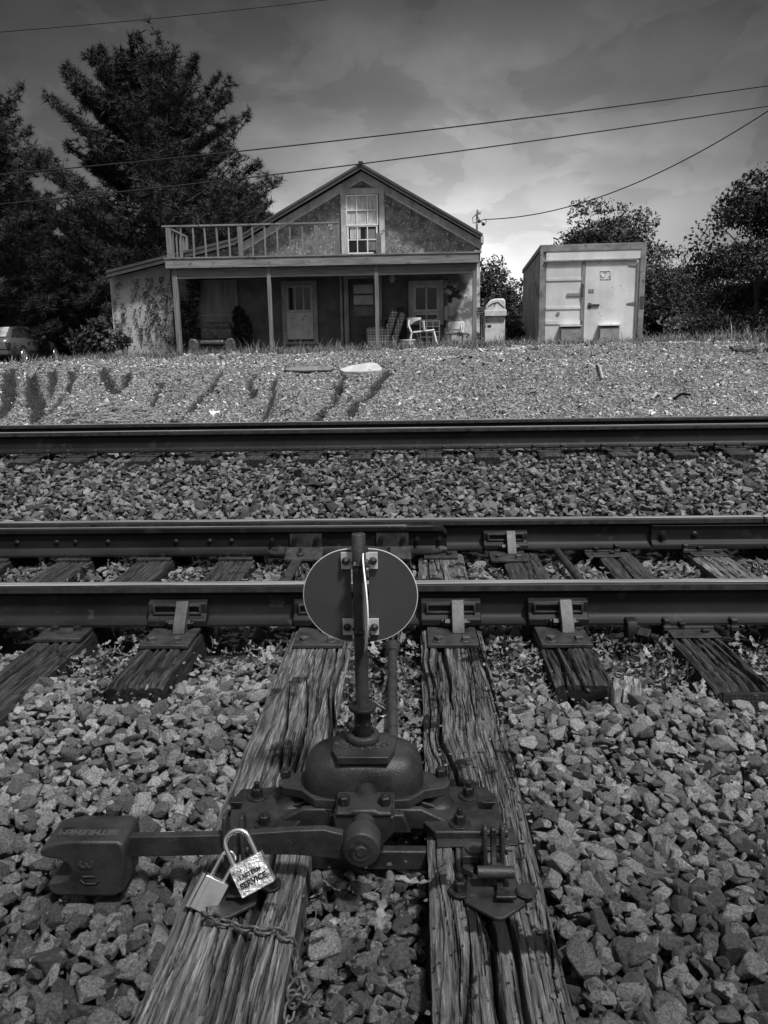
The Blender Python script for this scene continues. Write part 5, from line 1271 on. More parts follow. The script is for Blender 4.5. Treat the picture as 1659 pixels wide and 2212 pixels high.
# ================================================================== TRAILER BOX
M_('trailer_white', .58, .80, .5, 1.3, .06, 10, spots=[(2.6, .66, .42), (9, .68, .30)], streak=((5, 5, .3), .88))
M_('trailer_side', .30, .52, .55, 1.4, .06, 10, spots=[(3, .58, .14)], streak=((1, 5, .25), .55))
M_('trailer_frame', .16, .30, .6, 4, .1, 30, spots=[(6, .60, .09)])
M_('emblem_grey', .30, .45, .6, 6, .1)
M_('rust', .04, .09, .8, 9, .2, 30)
q = W(1163, 739, 21.3); tx, ty = q.x, 21.3; z0 = 1.14
HT = W(1165, 531, 21.3).z-z0; WT = 2.60; LT = 6.9
TM = Matrix.Translation((tx, ty, z0)) @ Matrix.Rotation(math.radians(-3.9), 4, 'Z')
tr = thing('box_trailer', (tx, ty, z0), 'white box trailer body with double rear doors resting in the weeds beside the house', 'trailer')
def tb(fn, name, m, par=tr, **kw):
    b = MB(); b.M = TM; fn(b); return b.build(name, m, par, **kw)
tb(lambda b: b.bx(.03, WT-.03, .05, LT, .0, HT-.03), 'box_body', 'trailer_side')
tb(lambda b: ([b.cyl((.035, .002, .3+i*.065), (.035, -.004, .3+i*.065), .008, n=6) for i in range(33)], b.bx(0, .075, 0, .12, 0, HT), b.bx(.075, .15, -.0, .05, 0, HT-.35)), 'corner_post', 'trailer_frame', bevel=.006)
tb(lambda b: (b.bx(WT-.13, WT, 0, .12, 0, HT), [b.cyl((WT-.05, .002, .3+i*.065), (WT-.05, -.004, .3+i*.065), .008, n=6) for i in range(33)]), 'corner_post', 'trailer_frame', bevel=.006)
tb(lambda b: ([b.cyl((.2+i*.066, .0, HT-zz), (.2+i*.066, -.008, HT-zz), .008, n=6) for i in range(33) for zz in (.03, .12)], b.bx(.0752, WT-.1302, -.003, .1, HT-.15, HT+.0), b.bx(-.01, .05, .121, LT, HT-.10, HT), b.bx(WT-.05, WT+.01, .121, LT, HT-.10, HT)), 'top_rail', 'trailer_frame', bevel=.006)
tb(lambda b: b.bx(-.005, WT+.005, .0, LT, HT+.0005, HT+.02), 'roof', 'trailer_frame')
tb(lambda b: b.bx(.151, WT-.131, .01, .06, HT-.36, HT-.151), 'header', 'trailer_white')
tb(lambda b: b.bx(.10, WT-.2, -.045, .0, HT-.40, HT-.365), 'drip_rail', 'trailer_frame')
xm = 1.10
d1 = tb(lambda b: b.bx(.16, xm-.06, .012, .05, .02, HT-.41), 'door', 'trailer_white'); d1['label'] = 'left trailer door crossed by riveted bands'
for zz, hh in ((HT-.86, .06), (HT-1.56, .06), (HT-1.93, .09), (HT-.455, .043)):
    def band_(b):
        b.bx(.165, xm-.065, -.005, .0118, zz, zz+hh)
        for i in range(7): b.cyl((.22+i*.12, -.0045, zz+hh/2), (.22+i*.12, -.0085, zz+hh/2), .008, n=6)
    tb(band_, 'door_band', 'trailer_white', d1)
tb(lambda b: (b.bx(xm-.42, xm-.07, -.012, -.0055, HT-1.24, HT-1.17), b.cyl((xm-.62, -.01, HT-1.66), (xm-.62, .012, HT-1.66), .045, n=12)), 'latch_bar', 'trailer_frame', d1)
tb(lambda b: b.bx(xm-.06, xm+.02, -.01, .05, .0, HT-.41), 'door_jamb', 'trailer_frame', bevel=.004)
tb(lambda b: b.bx(xm-.055, xm-.01, -.04, -.0105, HT-1.25, HT-.95), 'lock_hasp', 'rust')
tb(lambda b: b.bx(xm-.04, xm-.015, -.03, -.0105, HT-2.0, HT-1.85), 'lock_hasp', 'rust')
d2 = tb(lambda b: b.bx(xm+.03, WT-.18, .005, .05, .02, HT-.41), 'door', 'trailer_white', bevel=.006); d2['label'] = 'plain right trailer door with handle and small plate'
tb(lambda b: (b.bx(xm+.12, xm+.40, -.025, .0048, HT-1.50, HT-1.45), b.bx(xm+.12, xm+.2, -.012, .0048, HT-1.55, HT-1.42)), 'handle', 'rust', d2, bevel=.004)
tb(lambda b: b.bx(xm+.12, xm+.25, -.003, .0048, HT-1.17, HT-1.08), 'plate', 'trailer_frame', d2)
def emb(b):
    cx_, cz_ = xm+.52, HT-.75
    b.tube([(cx_-.13, 0, cz_+.10), (cx_+.11, 0, cz_+.10), (cx_+.14, 0, cz_-.10), (cx_-.11, 0, cz_-.10)], .006, 5, closed=True)
    b.tube([(cx_-.12, 0, cz_+.02), (cx_-.06, 0, cz_-.06), (cx_, 0, cz_-.03), (cx_+.02, 0, cz_+.05)], .006, 5); b.tube([(cx_-.05, 0, cz_+.07), (cx_+.05, 0, cz_+.07)], .006, 5); b.tube([(cx_+.05, 0, cz_-.08), (cx_+.1, 0, cz_-.02), (cx_+.13, 0, cz_-.09)], .006, 5)
tb(emb, 'faded_emblem', 'emblem_grey', d2)
for zz in (HT-.52, HT-1.45):
    tb(lambda b: (b.hexa([(WT-.42, -.012, zz-.012), (WT-.18, -.012, zz-.045), (WT-.18, .0045, zz-.045), (WT-.42, .0045, zz-.012), (WT-.42, -.012, zz+.012), (WT-.18, -.012, zz+.045), (WT-.18, .0045, zz+.045), (WT-.42, .0045, zz+.012)])), 'hinge', 'trailer_frame', d2)
tb(lambda b: b.cyl((WT-.20, -.02, .1), (WT-.20, -.02, HT-.45), .016, n=8), 'hinge_rod', 'trailer_frame', d2)
for xa, zz in ((xm-.55, .02), (xm+.42, .02)):
    o_ = tb(lambda b: b.prism([(-.20, zz), (.0, zz), (.0, zz+.52), (-.14, zz+.47)], 'x', xa, xa+.48), 'vent_box', 'trailer_frame', bevel=.008)
    tb(lambda b: b.bx(xa-.03, xa+.51, -.17, .004, zz+.521, zz+.55), 'vent_lid', 'trailer_white', o_)
tb(lambda b: b.bx(WT-.10, WT-.01, -.01, .0, .95, 1.25), 'marker_plate', 'rust')
tb(lambda b: b.bx(WT-.35, WT+.02, -.2, .0, -.02, .06), 'step', 'metal_white')
tb(lambda b: b.tube([(-.006, 1.2, 1.75), (-.006, .9, 1.45), (-.006, .5, 1.35), (-.006, .25, 1.6)], .008, 5), 'side_cable', 'rust')
tb(lambda b: [b.bx(.022, .0298, .6+i*.62, .62+i*.62, .0, HT-.1) for i in range(10)], 'side_seam', 'trailer_frame')

# ================================================================== CAR
M_('car_paint', .11, .14, .3, 2, 0, metal=.35, coat=.5)
M_('car_trim', .012, .02, .5, 5, 0)
M_('car_glass', .02, .03, .05, 2, 0, spec=.9)
M_('car_glass_painted_sky', .30, .55, .25, 3, 0, stretch=(1, 1, 3))  # sky reflection painted as a pale glass colour
M_('tail_lamp', .03, .05, .2, 5, 0)
M_('tyre', .012, .02, .9, 9, .1)
M_('alloy', .55, .7, .35, 6, 0, metal=.6)
rw = W(53, 783, 30.5); xr = rw.x     # rear right wheel, outer face
zc = W(53, 786, 30.5).z
carz = zc
CW = 1.82
t = thing('parked_car', (xr-CW/2, 31.9, carz), 'dull silver four-door saloon parked at the left edge, seen from its rear corner', 'car')
def cy(u): return 30.5+u      # along the car: 0 = rear axle
# body sides by loft of sections (y, half width, z low, z belt)
secs = [(-1.05, .74, .42, .78), (-1.0, .82, .30, .90), (-.75, .88, .24, .98), (-.3, .905, .22, 1.0), (.5, .91, .20, .98), (1.4, .91, .20, .95), (2.0, .91, .20, .92), (2.6, .90, .22, .86), (3.1, .87, .24, .78), (3.5, .80, .28, .66), (3.62, .7, .35, .56)]
b = MB(); vs = []; ns = 10
for (u, hw, zl_, zb_) in secs:
    cx0 = xr-CW/2; pr_ = [(-hw*.92, zl_), (-hw, zl_+.15), (-hw, (zl_+zb_)/2), (-hw*.96, zb_-.06), (-hw*.86, zb_), (hw*.86, zb_), (hw*.96, zb_-.06), (hw, (zl_+zb_)/2), (hw, zl_+.15), (hw*.92, zl_)]
    vs += [(cx0+x_, cy(u), carz+z_) for x_, z_ in pr_]
fs = [(k*ns+i, k*ns+(i+1) % ns, (k+1)*ns+(i+1) % ns, (k+1)*ns+i) for k in range(len(secs)-1) for i in range(ns)]+[tuple(range(ns-1, -1, -1)), tuple(range((len(secs)-1)*ns, len(secs)*ns))]
b.add(vs, fs); body = b.build('car_body', 'car_paint', t, smooth=True, ang=50)
cx0 = xr-CW/2
# greenhouse
rl = [(-.78, .74, .97), (-.12, .60, 1.36), (.45, .60, 1.42), (1.15, .60, 1.40), (2.05, .72, .93)]
b = MB(); vs = []
for (u, hw, z_) in rl: vs += [(cx0-hw, cy(u), carz+z_), (cx0+hw, cy(u), carz+z_)]
bl = [(-.78, .80, .95), (-.12, .84, .95), (.45, .85, .95), (1.15, .85, .94), (2.05, .80, .90)]
n0 = len(vs)
for (u, hw, z_) in bl: vs += [(cx0-hw, cy(u), carz+z_), (cx0+hw, cy(u), carz+z_)]
fs = []
for k in range(4): i = 2*k; fs += [(i, i+1, i+3, i+2), (i+1, n0+i+1, n0+i+3, i+3), (i, i+2, n0+i+2, n0+i)]
fs += [(0, n0, n0+1, 1), (8, 9, n0+9, n0+8)]
b.add(vs, fs); b.build('cabin', 'car_paint', t, bevel=.02, seg=2)
def quad_panel(pts, m, name, par, th_=.006, out=(1, 0, 0)):
    b = MB(); o_ = Vector(out)*th_; P = [Vector(p_) for p_ in pts]; b.hexa([P[0], P[1], P[2], P[3], P[0]+o_, P[1]+o_, P[2]+o_, P[3]+o_]); return b.build(name, m, par)
def sidept(u, f):  # f 0 belt .. 1 roof on right side
    us = [r_[0] for r_ in rl]; zr_ = np.interp(u, us, [r_[2] for r_ in rl]); hr = np.interp(u, us, [r_[1] for r_ in rl]); zb_ = np.interp(u, us, [r_[2] for r_ in bl]); hb = np.interp(u, us, [r_[1] for r_ in bl])
    return (cx0+hb+(hr-hb)*f+.004, cy(u), carz+zb_+(zr_-zb_)*f)
for (u0, u1) in ((-.36, .42), (.50, 1.28)):
    b = MB(); P = [sidept(u0, .06), sidept(u1+.2, .06), sidept(u1-(.0 if u1 < 1 else .05), .86), sidept(u0+.18, .86)]; o_ = Vector((.01, 0, .002)); P = [Vector(p_) for p_ in P]; b.hexa(P+[p_+o_ for p_ in P]); b.build('side_window', 'car_glass', t)
b = MB(); P = [Vector(p_) for p_ in (sidept(-.62, .10), sidept(-.40, .08), sidept(-.24, .8), sidept(-.32, .7))]; b.hexa(P+[p_+Vector((.01, 0, .002)) for p_ in P]); b.build('quarter_window', 'car_glass', t)
P = [Vector((cx0-.68, cy(-.765), carz+.99)), Vector((cx0+.68, cy(-.765), carz+.99)), Vector((cx0+.56, cy(-.17), carz+1.345)), Vector((cx0-.56, cy(-.17), carz+1.345))]
o_ = Vector((0, -.008, .012)); b = MB(); b.hexa([p_+o_*.6 for p_ in P]+[p_+o_*1.6 for p_ in P]); b.build('rear_window', 'car_glass_painted_sky', t)
b = MB(); b.hexa([(cx0+.42, cy(-1.068), carz+.60), (cx0+.80, cy(-.99), carz+.60), (cx0+.80, cy(-.9), carz+.60), (cx0+.42, cy(-.95), carz+.60), (cx0+.42, cy(-1.058), carz+.80), (cx0+.76, cy(-.985), carz+.80), (cx0+.70, cy(-.9), carz+.83), (cx0+.42, cy(-.95), carz+.83)]); b.bx(cx0+.3, cx0+.86, cy(-1.03), cy(-.8), carz+.60, carz+.80)
b.build('tail_light', 'tail_lamp', t, bevel=.02)
b = MB(); b.bx(cx0-.86, cx0+.865, cy(-1.11), cy(-.7), carz+.33, carz+.56); b.build('rear_bumper', 'car_paint', t, bevel=.05, seg=3)
b = MB(); b.bx(cx0-.86, cx0+.872, cy(-1.118), cy(-.5), carz+.53, carz+.565); b.bx(cx0+.9, cx0+.925, cy(.45), cy(2.3), carz+.44, carz+.50); b.build('trim_strip', 'car_trim', t)
for u in (0, 2.75):
    b = MB(); b.cyl((cx0+.60, cy(u), carz+.33), (cx0+.918, cy(u), carz+.33), .37, n=28); b.build('wheel_arch', 'car_trim', body)
    wh = None
    b = MB(); b.cyl((cx0+.72, cy(u), carz+.315), (cx0+.926, cy(u), carz+.315), .315, n=28); wh = b.build('wheel', 'tyre', t, bevel=.02)
    b = MB(); b.cyl((cx0+.92, cy(u), carz+.315), (cx0+.932, cy(u), carz+.315), .06, n=16)
    for k in range(7):
        a_ = 2*math.pi*k/7; b.beam((cx0+.93, cy(u)+.04*math.cos(a_), carz+.315+.04*math.sin(a_)), (cx0+.93, cy(u)+.2*math.cos(a_), carz+.315+.2*math.sin(a_)), .05, .012, up=(1, 0, 0))
    b.tube([(cx0+.93, cy(u)+.2*math.cos(2*math.pi*k/24), carz+.315+.2*math.sin(2*math.pi*k/24)) for k in range(24)], .016, 6, closed=True)
    b.build('rim', 'alloy', wh)
b = MB(); b.bx(cx0+.88, cx0+1.05, cy(1.62), cy(1.80), carz+.93, carz+1.06); b.build('door_mirror', 'alloy', t, bevel=.03)
for u in (.42, 1.3): b = MB(); b.bx(cx0+.905, cx0+.93, cy(u), cy(u+.18), carz+.78, carz+.81); b.build('door_handle', 'car_trim', t)
# ================================================================== neighbour's gable at the left edge
M_('clapboard', .30, .42, .7, 3, .1, 20)
q = W(18, 700, 42); nx1 = q.x; g0 = .8
t = thing('neighbour_house', (nx1-3, 45, g0), 'corner of a pale clapboard house beyond the car at the left edge', 'house')
zE = W(18, 690, 42).z; zP = zE+2.3
b = MB(); b.prism([(nx1-6, g0-1), (nx1, g0-1), (nx1, zE), (nx1-3, zP), (nx1-6, zE)], 'y', 42, 50); w_ = b.build('wall', 'clapboard', t)
b = MB()
for i in range(22): zz = g0+i*.2; hwid = 3 if zz < zE else max(.1, 3*(zP-zz)/(zP-zE)); b.hexa([(nx1-3-hwid, 41.97, zz), (nx1-3+hwid, 41.97, zz), (nx1-3+hwid, 41.999, zz), (nx1-3-hwid, 41.999, zz), (nx1-3-hwid, 41.99, zz+.19), (nx1-3+hwid, 41.99, zz+.19), (nx1-3+hwid, 41.999, zz+.19), (nx1-3-hwid, 41.999, zz+.19)])
b.build('clapboard', 'clapboard', w_)
b = MB(); b.bx(nx1-.04, nx1+.12, 41.9, 42.1, g0-1, zE); b.build('corner_board', 'trim_wood', t)
b = MB(); b.prism([(nx1+.5, zE-.38), (nx1-3, zP+.05), (nx1-3, zP+.22), (nx1+.5, zE-.2)], 'y', 41.6, 50.4); b.prism([(nx1-6.5, zE-.38), (nx1-3, zP+.05), (nx1-3, zP+.22), (nx1-6.5, zE-.2)], 'y', 41.6, 50.4); b.build('roof', 'roof_metal', t)
# ================================================================== slab, sticks, wires
M_('slab_dark', .12, .22, .9, 9, .4, 40)
M_('slab', .38, .52, .9, 6, .3, 30)
def onb(px, py):
    d = ray(px, py)
    for k in range(800):
        Y = 9.3+k*.01; p_ = d*(Y/d.y)+Vector((0, 0, H))
        if p_.z <= gz(p_.x, p_.y)+.02: return p_
    return p_
YS = 11.45
tp = [(733, 801), (760, 793), (803, 786), (816, 790), (826, 799), (822, 803), (775, 806), (742, 806)]
ys_ = [11.5, 11.75, 12.1, 12.05, 11.65, 11.45, 11.38, 11.38]
top = [onb(a, c_)+Vector((0, 0, .025)) for (a, c_), y_ in zip(tp, ys_)]
b = MB(); n_ = len(top); b.add([tuple(p_) for p_ in top]+[(p_.x, p_.y+.01, p_.z-.045) for p_ in top], [tuple(range(n_)), tuple(range(2*n_-1, n_-1, -1))]+[(i, i+n_, (i+1) % n_+n_, (i+1) % n_) for i in range(n_)])
tag(b.build('stone_slab', 'slab', None, bevel=.008), 'pale broken concrete slab lying at the top of the washed-out bank', 'slab', kind='thing')
tp = [(612, 801), (640, 797), (690, 794), (722, 797), (716, 802), (690, 803), (650, 804), (622, 803)]
ys_ = [11.55, 11.9, 12.1, 11.9, 11.5, 11.42, 11.42, 11.45]
top = [onb(a, c_)+Vector((0, 0, .025)) for (a, c_), y_ in zip(tp, ys_)]
b = MB(); b.add([tuple(p_) for p_ in top]+[(p_.x, p_.y+.02, p_.z-.03) for p_ in top], [tuple(range(n_)), tuple(range(2*n_-1, n_-1, -1))]+[(i, i+n_, (i+1) % n_+n_, (i+1) % n_) for i in range(n_)])
tag(b.build('stone_slab', 'slab_dark', None, bevel=.006), 'thin dark slab edge overhanging a hollow, left of the pale slab', 'slab', kind='thing')
M_('straw', .25, .5, .9, 20, .2)
b = MB(); r = random.Random(5)
for k in range(85):
    px_ = r.gauss(235, 60); py_2 = 905-r.random()**1.5*28
    q = W(px_, py_2, 9.75); x_, y_ = q.x, 9.6+r.random()*.4; z_ = gz(x_, y_)+.02+r.random()*.05; a_ = r.gauss(.1, .5); L = r.uniform(.15, .5)
    b.tube([(x_, y_, z_), (x_+L*math.cos(a_), y_+L*math.sin(a_)*.4, z_+r.uniform(-.02, .09))], r.uniform(.003, .006), 4)
tag(b.build('dead_reeds', 'straw', None, norm=False), 'tangle of pale dead reeds washed against the foot of the bank', 'reeds', kind='stuff')
def stick(p, q_, r_, label, m='straw'):
    b = MB(); m_ = (p+q_)/2+Vector((.0, 0, .04)); b.tube([p, m_, q_], r_, 6); tag(b.build('stick', m, None), label, 'stick', 'sticks on the gravel bank')
stick(onb(1291, 786), onb(1302, 818), .014, 'thin pale stick lying down the bank below the trailer')
stick(onb(1455, 862), onb(1490, 853), .018, 'thick dark stick on the bank, right of the pale stick', 'wood_tie')
stick(onb(1408, 862), onb(1425, 852), .02, 'short pale stick low on the bank near the far rail', 'straw')
stick(onb(675, 898), onb(720, 875), .009, 'grey stick caught at the mouth of the gully under the slab', 'stub_wood')
M_('wire', .01, .015, .6, 5, 0)
def wire(px0, py0, px1, py1, Y0, Y1, r_, sag, label, ext=.5, n_=40):
    a_, c_ = W(px0, py0, Y0), W(px1, py1, Y1); pts = []
    for i in range(n_+1):
        t_ = -ext+(1+2*ext)*i/n_; p_ = a_.lerp(c_, t_); p_.z -= sag*4*(t_*(1-t_)); pts.append(p_)
    b = MB(); b.tube(pts, r_, 6); tag(b.build('power_line', 'wire', None), label, 'power line', 'overhead lines')
wire(0, 69, 700, 0, 17, 17, .008, .03, 'topmost overhead line crossing the upper left corner of the sky')
wire(0, 377, 1659, 185, 18, 18, .013, .10, 'upper of the two long overhead lines passing above the ridge')
wire(0, 441, 1659, 229, 19, 19, .013, .12, 'lower of the two long overhead lines, just touching the roof ridge')
a_ = W(1046, 474, 24.2); c_ = W(1659, 240, 19.0)
pts = []
for i in range(31):
    t_ = i/30*1.25; p_ = a_.lerp(c_, t_); p_.z -= 1.05*4*.5*t_*(1-t_)*1.0 if t_ < 1 else 0; pts.append(p_)
b = MB(); b.tube(pts, .013, 6); tag(b.build('service_cable', 'wire', None), 'sagging service cable running from the house mast up to the right', 'power line', 'overhead lines')
# ================================================================== VEGETATION
M_('needles', .030, .075, .8, 3, 0, tone=True, spec=.2)
M_('leaves', .035, .085, .7, 3, 0, tone=True, spec=.3)
M_('leaves_light', .10, .22, .7, 3, 0, tone=True, spec=.3)
M_('bark', .04, .09, .95, 8, .4, 20, stretch=(4, 4, .6))
M_('grass_blade', .08, .24, .8, 4, 0, tone=True)
def pset(pts): return np.array(pts)
def tuft_proto(seed, n=22, up=.5):
    r = random.Random(seed); V = []; Fc = []
    for i in range(n):
        d = Vector((r.gauss(0, 1), r.gauss(0, 1), abs(r.gauss(0, .8))*up+r.gauss(0, .35))).normalized(); L = r.uniform(.6, 1.0)
        s_ = d.orthogonal().normalized()*.042; s_ = Matrix.Rotation(r.random()*6.28, 3, d) @ s_
        k = len(V); V += [tuple(-s_), tuple(s_), tuple(d*L)]; Fc.append((k, k+1, k+2))
    return np.array(V), np.array(Fc)
TUFT = [tuft_proto(i) for i in range(10)]
LEAFQ = []
for i in range(6):
    r = random.Random(i); w_ = r.uniform(.4, .6); c_ = r.uniform(-.2, .3)
    LEAFQ.append((np.array([(-1, 0, 0), (-.2, w_, c_), (1, 0, -.1), (-.2, -w_, c_)]), np.array([(0, 1, 2), (0, 2, 3)])))
def rand_rot_full(n):
    q = RNG.normal(size=(n, 4)); q /= np.linalg.norm(q, axis=1)[:, None]; a, b_, c, d = q.T
    return np.stack([1-2*(c*c+d*d), 2*(b_*c-a*d), 2*(b_*d+a*c), 2*(b_*c+a*d), 1-2*(b_*b_+d*d), 2*(c*d-a*b_), 2*(b_*d-a*c), 2*(c*d+a*b_), 1-2*(b_*b_+c*c)], -1).reshape(n, 3, 3)
def pine(px, Y, ztop_py, prof, label, seed, tuft=.30, dens=1.0, base_t=.05, trunk_r=.28, asc=.35, tone=(.5, 1.3), side=1.0):
    """prof: list of (height fraction, crown radius in metres)"""
    r = random.Random(seed); q = W(px, 600, Y); x0 = q.x; g_ = gz(x0, Y); zt_ = W(px, ztop_py, Y).z; Ht = zt_-g_
    t = thing('pine_tree', (x0, Y, g_), label, 'pine tree', 'trees behind the house')
    b = MB(); pts = [(x0+.12*math.sin(i*.9+seed), Y+.1*math.cos(i*1.3), g_-.2+Ht*i/10) for i in range(11)]
    b.tube(pts, [trunk_r*(1-.93*i/10) for i in range(11)], 10)
    tp = []; tt = []
    hs_, rs_ = zip(*prof)
    h = base_t
    while h < .985:
        R = np.interp(h, hs_, rs_); nb = r.randint(4, 6); ph = r.random()*6.28
        for k in range(nb):
            a_ = ph+k*6.283/nb+r.uniform(-.4, .4); L = R*r.uniform(.62, 1.12)
            zb = g_+Ht*h; rise = asc*L*r.uniform(.5, 1.3)*(.4+1.3*h)
            P = []
            for j in range(6):
                f = j/5; P.append(Vector((x0+math.cos(a_)*L*f, Y+math.sin(a_)*L*f, zb+rise*f**1.7-.05*L*math.sin(f*3.1))))
            b.tube(P, [max(.012, .05*L/4*(1-.85*j/5)+.008) for j in range(6)], 5)
            br_tone = r.uniform(*tone)
            nt_ = int(dens*(6+L*7))
            for _ in range(nt_):
                f = .22+.80*r.random()**.75; i_ = min(int(f*5), 4); p_ = P[i_].lerp(P[min(i_+1, 5)], f*5-i_) if f < 1 else P[5]+(P[5]-P[4])*(f-1)*2
                wd = .38*L*(1-abs(f-.55)*1.1)*.55
                off = r.gauss(0, 1)*wd*.6
                p_ = p_+Vector((-math.sin(a_)*off, math.cos(a_)*off, abs(r.gauss(0, .12))+.12*abs(off)+r.uniform(-.05, .1)))
                tp.append(p_); tt.append(br_tone*r.uniform(.7, 1.25))
        h += r.uniform(.022, .036)*(1.1 if h < .7 else .8)
    b.build('trunk', 'bark', t, smooth=True, norm=False)
    P = np.array([p_[:] for p_ in tp]); n_ = len(P)
    S = tuft*np.exp(RNG.normal(0, .25, n_))
    o = scatter('crown', TUFT, P, S, rand_rot(n_, .5), np.array(tt), 'needles'); o.parent = t; o.matrix_parent_inverse = Matrix.Translation(-t.location)
    return t
m38 = 38/FPX*1.0
pine(346, 36, 152, [(0, 3.0), (.1, 4.4), (.3, 5.2), (.45, 5.3), (.55, 4.1), (.65, 3.7), (.75, 3.6), (.85, 2.8), (.93, 2.2), (1, .7)], 'tall spreading pine, the largest tree, rising behind the low left wing of the house', 2, .29, 3.3, .08, .3, .42)
pine(-50, 31, 165, [(0, 1.5), (.1, 2.6), (.4, 3.2), (.55, 2.4), (.62, 3.4), (.72, 2.6), (.85, 2.3), (1, .5)], 'pine with layered boughs cut by the left edge of the picture', 5, .26, 3.0, .05)
for px, Y, py, rr, l, sd in ((60, 41, 405, 3.0, 'lower dark pine between the left edge pine and the tallest pine', 11), (205, 44, 460, 3.4, 'dark pine crowded under the left boughs of the tallest pine', 12), (128, 47, 520, 3.4, 'dark pine behind the parked car with sky showing through', 13),
                           (-10, 38, 520, 3.0, 'dark pine at the left edge above the neighbouring gable', 14), (450, 43, 385, 3.8, 'pine filling the gap between the tallest pine and the roof slope', 15), (270, 33.5, 560, 2.4, 'low dark pine right behind the left end of the house', 16), (545, 46, 425, 2.6, 'small pine just left of the roof slope', 19)):
    pine(px, Y, py, [(0, rr*.9), (.3, rr), (.6, rr*.8), (.85, rr*.45), (1, .15)], l, sd, .30, 2.6, .03, .2)
def leafy(name, px, py, Y, blobs, n, size, label, cat, mname='leaves', trunk=True, seed=1, thr=-.12, group=None, nscale=1.1, tn=(.45, 1.6)):
    """blobs: (dx, dz, rx, ry, rz) ellipsoids in metres about the crown centre"""
    q = W(px, py, Y); c = np.array([q.x, Y, q.z]); g_ = gz(q.x, Y); r = np.random.default_rng(seed)
    t = thing(name, (q.x, Y, g_), label, cat, group)
    vols = np.array([b_[2]*b_[3]*b_[4] for b_ in blobs]); w_ = vols/vols.sum(); Ps = []
    for b_, f in zip(blobs, w_):
        k = int(n*f*1.6); d = r.normal(size=(k, 3)); d /= np.linalg.norm(d, axis=1)[:, None]; rad = r.random(k)**.42
        wob = 1+.42*fbm(d[:, 0]*2.3+seed, d[:, 2]*2.3+d[:, 1], seed, 3)
        Ps.append(c+np.array([b_[0], 0, b_[1]])+d*(rad*wob)[:, None]*np.array(b_[2:5]))
    P = np.concatenate(Ps)
    fld = fbm(P[:, 0]*nscale+P[:, 1]*.7, P[:, 2]*nscale+seed*3, seed+5, 3)+.5*fbm(P[:, 1]*nscale, P[:, 2]*nscale*1.7, seed+7, 2)
    P = P[fld > thr][:n]; P = P[P[:, 2] > g_+.02]
    # gather into sprays
    tone_ = tn[0]+(tn[1]-tn[0])*np.clip(.5+.9*fbm(P[:, 0]*1.9, P[:, 2]*1.9+P[:, 1], seed+2, 3), 0, 1); tone_ *= r.uniform(.75, 1.25, len(P))
    S = size*np.exp(r.normal(0, .28, len(P)))
    o = scatter('crown' if trunk else 'foliage', LEAFQ, P, S, rand_rot_full(len(P)), tone_, mname); o.parent = t; o.matrix_parent_inverse = Matrix.Translation(-t.location)
    b = MB(); rr = random.Random(seed); top = c[2]+blobs[0][1]
    hgt = top-g_
    if trunk:
        b.tube([(q.x, Y, g_-.2), (q.x+.05*hgt*.3, Y, g_+hgt*.5), (q.x, Y, top)], [.05*hgt*.6+.05, .035*hgt*.5+.04, .03], 8)
        for k in range(16):
            b_ = blobs[rr.randrange(len(blobs))]; a_ = rr.random()*6.28; f = rr.uniform(.5, .95)
            e = Vector((c[0]+b_[0]+math.cos(a_)*b_[2]*f, Y+math.sin(a_)*b_[3]*f, c[2]+b_[1]+rr.uniform(-.3, .8)*b_[4])); s_ = Vector((q.x, Y, g_+hgt*rr.uniform(.35, .85)))
            b.tube([s_, s_.lerp(e, .5)+Vector((0, 0, .1)), e], [.05, .03, .01], 5)
    else:
        for k in range(9):
            a_ = rr.random()*6.28; b_ = blobs[0]; b.tube([(q.x, Y, g_), (q.x+math.cos(a_)*b_[2]*.7, Y+math.sin(a_)*b_[3]*.7, c[2]+rr.uniform(0, .7)*b_[4])], [.02, .006], 5)
    b.build('trunk' if trunk else 'stems', 'bark', t, smooth=True, norm=False)
    return t
G1 = 'trees and shrubs beyond the yard'
leafy('round_tree', 1305, 525, 42, [(0, 0, 2.2, 2.2, 2.2), (-.9, -.9, 1.9, 2, 1.6), (1.2, -1.4, 1.5, 2, 2.0), (0, -3, 2.2, 2, 2.2)], 30000, .075, 'round-crowned leafy tree standing up behind the trailer', 'tree', seed=3, thr=-.18, group=G1, nscale=1.3)
leafy('small_tree', 1058, 650, 36, [(0, .0, 1.0, 1.0, 1.8), (.3, -1.0, 1.3, 1.2, 1.5), (-.2, 1.0, .6, .6, 1.0)], 10000, .07, 'leafy tree between the house corner and the trailer, over the grill', 'tree', seed=4, group=G1)
leafy('maple_tree', 1640, 560, 25, [(0, 0, 2.0, 2, 2.0), (.3, 1.2, 1.6, 1.5, 1.4), (-1.1, -.6, 1.2, 1.5, 1.4), (.2, -1.6, 2.3, 2, 1.5), (2.0, .2, 2, 2, 2.4)], 48000, .06, 'large dark maple at the right edge of the picture', 'tree', seed=5, thr=0.0, group=G1, nscale=1.2, tn=(.25, 1.1))
